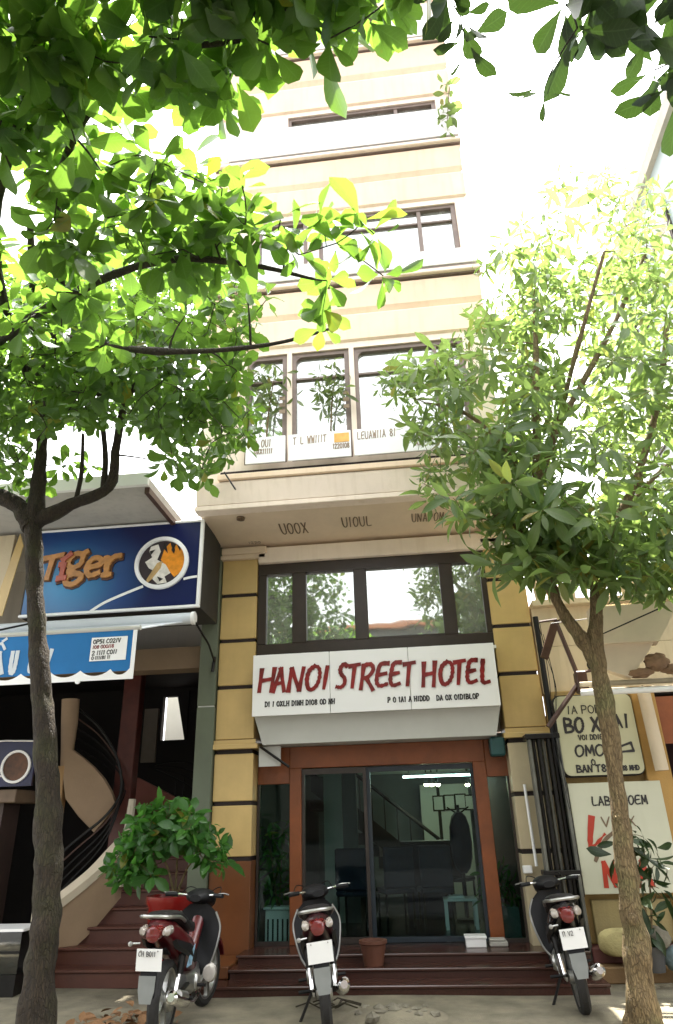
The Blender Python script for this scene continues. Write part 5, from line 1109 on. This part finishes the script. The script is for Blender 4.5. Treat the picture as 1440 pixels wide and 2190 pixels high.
# right tree: pale bark, forked, narrow leaves in whorls
Yr = -2.25
TR = thing('devil_tree', 'pale barked forked tree with narrow leaves in front of the pale green board', 'tree', (1.66, Yr, 0))
limbsR = [
 ([(1.64, Yr, -.02), (1.655, Yr, .4), (1.68, Yr, .8), (1.715, Yr, 1.2), (1.76, Yr, 1.8), (1.79, Yr, 2.4), (1.79, Yr, 2.85), (1.82, Yr, 3.1), (1.90, Yr, 3.5), (2.02, Yr, 4.1)], [.15, .098, .084, .078, .076, .08, .08, .07, .06, .05]),
 ([(1.79, Yr, 2.75), (1.70, Yr, 3.05), (1.53, Yr, 3.42), (1.47, Yr, 3.75), (1.47, -2.3, 4.2), (1.49, -2.4, 4.8)], [.065, .06, .055, .054, .056, .058]),
 ([(1.48, -2.4, 4.7), (1.75, -2.5, 5.3), (2.2, -2.5, 6.0), (2.7, -2.45, 6.8), (3.25, -2.4, 7.8)], [.05, .04, .034, .028, .018]),
 ([(1.48, -2.4, 4.7), (1.52, -2.6, 5.3), (1.60, -2.8, 6.0), (1.7, -2.8, 6.9)], [.055, .04, .03, .018]),
 ([(1.48, -2.4, 4.5), (1.1, -2.6, 5.2), (.75, -2.6, 5.6), (.4, -2.5, 5.8)], [.035, .026, .02, .012]),
 ([(2.02, Yr, 4.0), (2.5, -2.3, 4.7), (2.9, -2.4, 5.6), (3.2, -2.5, 6.6)], [.05, .04, .03, .02]),
 ([(2.02, Yr, 4.0), (2.35, -2.0, 4.4), (2.8, -1.8, 4.9), (3.4, -1.8, 5.4)], [.04, .034, .028, .018]),
 ([(1.75, -2.5, 5.3), (1.95, -3.1, 5.9), (2.3, -3.5, 6.8)], [.03, .024, .016]),
 ([(1.47, Yr, 3.7), (1.25, -2.5, 4.1), (1.02, -2.6, 4.35)], [.03, .02, .012]),
]
trunk_mesh(TR, limbsR, BARK_R, n=14, knob=.9)
polyR = [(1180, 360), (1260, 340), (1330, 360), (1390, 400), (1480, 380), (1650, 300), (1700, 1350), (1480, 1240), (1370, 1280), (1290, 1250), (1230, 1250), (1150, 1215), (1040, 1220), (1045, 1150), (960, 1130), (900, 1050), (920, 985), (870, 930), (850, 870), (800, 840), (830, 800), (900, 770), (960, 740), (1000, 690), (1010, 640), (1000, 590), (1010, 540), (1090, 520), (1120, 460), (1170, 420)]
tipsR = []
tries = 0
while len(tipsR) < 1450 and tries < 60000:
    tries += 1
    x, y = rng.uniform(790, 1700), rng.uniform(300, 1350)
    if not inpoly(x, y, polyR): continue
    if y < 520 and rng.random() < .5: continue
    if x < 1000 and rng.random() < .22: continue
    if math.sin(x * .03 + 2) + math.sin(y * .026 + x * .01) > 1.2 and rng.random() < .8: continue
    Yp = rng.uniform(-3.3, -1.45) if x < 1230 else rng.uniform(-3.4, -1.3 if x < 1200 else .4)
    if y > 1120: Yp = rng.uniform(-3.0, -1.7)
    tipsR.append(A(P(x, y, Yp)))
tw, dirs = grow(resample(limbsR), tipsR, .0035, .10, .005)
twig_mesh(TR, tw, BARK_R)
lv = []
for t, d in zip(tipsR, dirs):
    ax = d * .7 + A([0, 0, rng.uniform(-.1, .8)]) + rng.normal(0, .35, 3)
    lv += rosette(t, ax, int(rng.integers(6, 10)), rng.uniform(.13, .22) * (1.55 if rng.random() < .2 or t[2] < 4.4 else 1), (45, 115), .3)
plant_leaves(TR, lv, NARROW, LEAF_R)
print('right leaves', len(lv))

knots(TR, ((1.70, -2.325, 1.5, .03), (1.66, -2.345, .75, .04), (1.78, -2.31, 2.2, .025)), BARK_R)
# third tree: stands beside the viewer, only its hanging twigs reach into the picture
TO = thing('street_tree', 'dark broad leaved twigs of a tree hanging in from the top right', 'tree', (2.6, -8.2, 0))
limbsO = [
 ([(2.6, -8.2, -.1), (2.62, -8.2, 1.5), (2.55, -8.15, 3.2), (2.4, -8.1, 4.6), (2.3, -8.1, 5.6)], [.17, .14, .13, .11, .06]),
 ([(2.4, -8.1, 4.6), (1.9, -7.7, 5.1), (1.3, -7.3, 5.15), (.9, -7.15, 5.0)], [.07, .05, .035, .02]),
 ([(1.9, -7.7, 5.1), (1.7, -7.2, 5.05), (1.5, -6.95, 4.9)], [.04, .028, .016]),
 ([(1.3, -7.3, 5.15), (.8, -7.35, 5.2), (.45, -7.25, 5.0)], [.03, .02, .012]),
]
trunk_mesh(TO, limbsO, BARK_L, n=12, knob=.75)
tipsO = [A(PZ(x, y, z)) for x, y, z in ((1235, 60, 4.45), (1250, -20, 4.6), (1280, 20, 4.65), (1210, 10, 4.6), (1165, 190, 4.42), (1385, 75, 4.5), (1430, 95, 4.55), (1460, 120, 4.6), (1400, 150, 4.6), (1450, 190, 4.5), (985, 35, 4.7), (1000, 90, 4.65), (960, -10, 4.75), (1300, -60, 4.7), (1440, -30, 4.7))]
extra = [A((rng.uniform(.8, 4.6), rng.uniform(-10.5, -7.6), rng.uniform(5.4, 7.4))) for _ in range(230)]  # unseen crown outside the frame, added to shade the street
tw, dirs = grow(resample(limbsO), tipsO + extra, .004, .05)
twig_mesh(TO, tw, BARK_L)
lv = []
for i, (t, d) in enumerate(zip(tipsO + extra, dirs)):
    ax = A([0, 0, -.7]) + d * .4 + rng.normal(0, .2, 3) if i < len(tipsO) else d + A([0, 0, .5])
    lv += rosette(t, ax, 4 if i == 4 else int(rng.integers(5, 9)), rng.uniform(.21, .28) if i not in (4, 10, 11, 12) else .15, (30, 100), .15)
plant_leaves(TO, lv, BROAD, LEAF_D, cap=140)

# ------------------------------------------------------------------ plants and small things
def bush(name, label, cat, loc, pot_fn, stems, tips, kind, mat, size, n=(5, 8), cap=300, spread=(40, 110), droop=.3, stem_mat=None):
    root = thing(name, label, cat, loc); 
    if pot_fn: pot_fn(root)
    limbs = [([Vector(p) for p in s], [.014, .010, .006][:len(s)] if len(s) <= 3 else [.014] * len(s)) for s in stems]
    tw, dirs = grow(resample(limbs), tips, .003, .2, .004)
    mb = MB()
    for s, r in limbs: mb.tube(smooth_path(s, 4), list(np.interp(np.linspace(0, len(r) - 1, (len(s) - 1) * 4 + 1), range(len(r)), r)), 6)
    for q, rr in tw: mb.tube(q, rr, 4, cap=False)
    mb.build('stem', stem_mat or BARK_R, root)
    lv = []
    for t, d in zip(tips, dirs): lv += rosette(t, d + A([0, 0, .4]) + rng.normal(0, .35, 3), int(rng.integers(*n)), size * rng.uniform(.75, 1.2), spread, droop)
    plant_leaves(root, lv, kind, mat, cap)
    return root
def red_pot(root):
    MB().lathe([(.001, .02), (.15, .02), (.20, .2), (.245, .5), (.26, .80), (.285, .84), (.285, .90), (.25, .90), (.235, .84), (.001, .82)], (-2.62, -1.12, 0), 26).build('pot', REDPOT, root)
tips = []
while len(tips) < 150:
    x, y = rng.uniform(238, 490), rng.uniform(1715, 1880)
    if y > 1715 + 150 * abs((x - 370) / 135) ** 2.2 and not (y > 1810 and 330 < x < 420) and not (y > 1850 and x > 400): tips.append(A(P(x, y, rng.uniform(-1.38, -.92))))
bush('potted_bush', 'bushy green plant in a tall red glazed pot left of the hotel pillar', 'plant', (-2.62, -1.12, 0), red_pot,
     [[(-2.62, -1.12, .88), (-2.7, -1.15, 1.15), (-2.85, -1.15, 1.4)], [(-2.6, -1.12, .88), (-2.5, -1.1, 1.15), (-2.35, -1.1, 1.3)], [(-2.62, -1.1, .88), (-2.62, -1.1, 1.2), (-2.66, -1.1, 1.6)]], tips, SMALLO, LEAF_P, .165, (4, 7), 300, (40, 115), .25)
# plants in the hotel front
def planter_white(root):
    MB().box(-1.98, -1.66, .45, .62, .25, .60, bev=.01).build('planter', WHITE, root, smooth=False); MB().box(-2.0, -1.64, .43, .64, .60, .63, bev=.005).build('planter_rim', SIGNW, root, smooth=False)
    for k in range(5): MB().box(-1.95 + .06 * k, -1.93 + .06 * k, .44, .449, .27, .5).build('slat', DARKW, root, smooth=False)
tips = [A((rng.uniform(-2.0, -1.62), rng.uniform(.42, .65), rng.uniform(.75, 1.55))) for _ in range(26)]
bush('window_plant', 'green leafy plant in a white planter behind the left shop window', 'plant', (-1.82, .53, .25), planter_white, [[(-1.82, .53, .6), (-1.8, .53, 1.0), (-1.78, .52, 1.5)], [(-1.84, .53, .6), (-1.9, .54, 1.0), (-1.94, .5, 1.3)]], tips, NARROW, LEAF_P, .17, (4, 7), 200)
def planter_dark(root): MB().box(.72, 1.08, .45, .75, .25, .58, bev=.01).build('planter', M('dark_planter', (.05, .09, .08), .6), root, smooth=False)
tips = [A((rng.uniform(.70, 1.10), rng.uniform(.45, .8), rng.uniform(.62, 1.05))) for _ in range(36)]
bush('window_plant', 'low dark green plant in a dark planter behind the right shop window', 'plant', (.9, .6, .25), planter_dark, [[(.9, .6, .58), (.88, .6, .8), (.86, .6, 1.0)], [(.92, .6, .58), (1.0, .6, .75), (1.05, .6, .9)]], tips, NARROW, LEAF_P, .12, (4, 7), 200)
# balcony plants
for cx, lab in ((P(572, 830, -1.2).x, 'left one of two leafy plants behind the balcony banner'), (P(705, 835, -1.2).x, 'right one of two leafy plants behind the balcony banner')):
    def pot(root, cx=cx): MB().lathe([(.001, 6.0), (.045, 6.0), (.06, 6.3), (.001, 6.28)], (cx, YU - .075, 0), 14).build('pot', CLAY, root)
    tips = [A((cx + rng.normal(.0, .17), YU - rng.uniform(.02, .22), rng.uniform(6.75, 7.45))) for _ in range(16)]
    bush('balcony_plant', lab, 'plant', (cx, YU - .1, 6.0), pot, [[(cx, YU - .1, 6.28), (cx + .03, YU - .1, 6.8), (cx + .1, YU - .1, 7.3)]], tips, NARROW, LEAF_V, .19, (4, 7), 100)
# creeper at the building's upper right corner
tips = [A(P(x, y, YU - .2)) for x, y in ((955, 200), (950, 225), (960, 245), (945, 260), (958, 280), (950, 180), (965, 215), (948, 240))]
bush('hanging_creeper', 'bright green creeper hanging at the top right corner of the hotel', 'plant', tuple(tips[0]), None, [[Vector(P(968, 130, YU - .06)), Vector(P(962, 180, YU - .15)), Vector(P(956, 270, YU - .2))]], tips, SMALLO, LEAF_V, .22, (3, 5), 60)
# dark plant in front of the right boards
tips = [A(P(x, y, -.95)) for x, y in ((1330, 1800), (1350, 1780), (1375, 1790), (1395, 1815), (1400, 1850), (1345, 1835), (1320, 1830), (1375, 1830), (1385, 1880), (1370, 1930), (1410, 1900), (1390, 1960), (1385, 2000), (1400, 1985), (1375, 1960))]
bush('dracaena_plant', 'dark leafed spiky plant behind the right tree trunk', 'plant', (2.15, -.9, .14), lambda r: MB().lathe([(.001, .15), (.10, .15), (.13, .36), (.001, .35)], (2.14, -.9, 0), 16).build('pot', M('dark_pot', (.04, .04, .04), .6), r),
     [[(2.14, -.9, .35), (2.16, -.92, .8), (2.14, -.95, 1.3)], [(2.14, -.9, .35), (2.22, -.92, .7), (2.24, -.95, 1.0)]], tips, NARROW, LEAF_D, .24, (5, 9), 200, (40, 130), .5)
# stones and sack right
for k, (x, y, z, r, lab) in enumerate(((2.22, -.85, .42, .13, 'upper pale round stone beside the dark spiky plant'), (2.42, -.85, .24, .15, 'large blue-grey stone at the foot of the spiky plant'), (2.62, -.8, .24, .14, 'blue-grey stone at the right edge beyond the tree'))):
    tag(MB().blob((x, y, z), r, 3, .05, (1.1, .8, .8)).build('garden_stone', BLUEST if k else STONE), lab, 'stone', 'stones by the right tree')
sk_ = MB().loft([(-.62, .28, .05, .05, 1.95), (-.58, .33, .16, .11, 1.95), (-.50, .34, .22, .13, 1.95), (-.42, .33, .17, .11, 1.95), (-.38, .30, .05, .05, 1.95)], 18, 2.6).build('sand_sack', M('yellow_sack', (.50, .43, .20), .85, .15, 6, .4, 40))
tag(sk_, 'dusty yellow sack lying by the ochre wall left of the right tree', 'sack')
cp = thing('clay_pot', 'dark brown clay pot on the steps behind the middle motorbike', 'pot', (-.60, -.55, .17))
MB().lathe([(.001, .173), (.10, .173), (.135, .36), (.15, .37), (.15, .40), (.12, .40), (.11, .34), (.001, .30)], (-.60, -.55, 0), 22).build('body', CLAY, cp)
MB().lathe([(.001, .345), (.112, .345)], (-.60, -.55, 0), 18).build('soil', DARKW, cp)
# rubble heap and litter on the pavement
rb = thing('rubble_heap', 'heap of pale broken stones on the pavement right of the middle motorbike', 'rubble', (-.35, -1.75, 0))
MB().blob((-.35, -1.8, -.05), 1, 3, .03, (.52, .34, .11)).build('sand_mound', PAVE, rb)
for k in range(22):
    a, r = random.uniform(0, 6.28), random.uniform(0, .38) ** 1.0
    s = random.uniform(.025, .075)
    MB().blob((-.35 + r * math.cos(a) * 1.25, -1.8 + r * math.sin(a) * .8, .03 + (.03 - .1 * r) * random.uniform(.3, 1)), s, 1, .3, (1, .9, .65)).build('stone', STONE, rb, smooth=False)
lt = thing('leaf_litter', 'brown dry leaves and twigs heaped beside the left tree foot', 'litter', (-2.75, -2.3, 0))
for k in range(70):
    p = A((-2.72 + rng.normal(0, .25), -2.15 + rng.normal(0, .16), .02 + abs(rng.normal(0, .03))))
    m = frame(rng.normal(0, 1, 3) * A([1, 1, .25]), A([0, 0, 1]) + rng.normal(0, .4, 3))
    o = bpy.data.objects.new('dry_leaf', leaf_mesh(SMALLO, k % 3, M('dry_leaf', (.20, .10, .04), .8, .3, 9) if k == 0 else bpy.data.materials['dry_leaf'])); COL.objects.link(o); o.parent = lt
    s = rng.uniform(.09, .17); o.matrix_basis = Matrix([[*(m[r] * s), (p - A((-2.75, -2.3, 0)))[r]] for r in range(3)] + [[0, 0, 0, 1]])
mb = MB()
for k in range(9):
    x, y = -.95 + random.uniform(-.1, .1), -1.6 + random.uniform(-.1, .1); a = random.uniform(0, 3.1)
    mb.tube([(x, y, .02), (x + .12 * math.cos(a), y + .12 * math.sin(a), .06), (x + .25 * math.cos(a), y + .25 * math.sin(a), .02)], .006, 4)
tw_ = mb.build('fallen_twig', BARK_L); tag(tw_, 'fallen dark twig on the pavement by the middle motorbike stand', 'twig')
# cables at the right, and the loose wire over the awning
cb_ = MB()
for k in range(5): cb_.tube(smooth_path([(1.62 + random.uniform(-.03, .06), -.5, 3.6 + random.uniform(-.1, .3)), (1.66 + random.uniform(-.05, .14), -.45, 3.0), (1.62 + random.uniform(-.06, .1), -.5, 2.5), (1.66, -.48, 1.6 + random.uniform(0, .5))], 6), .004, 5)
tag(cb_.build('cable_bundle', BLKP), 'tangle of thin black cables hanging beside the brown bracket', 'cable')
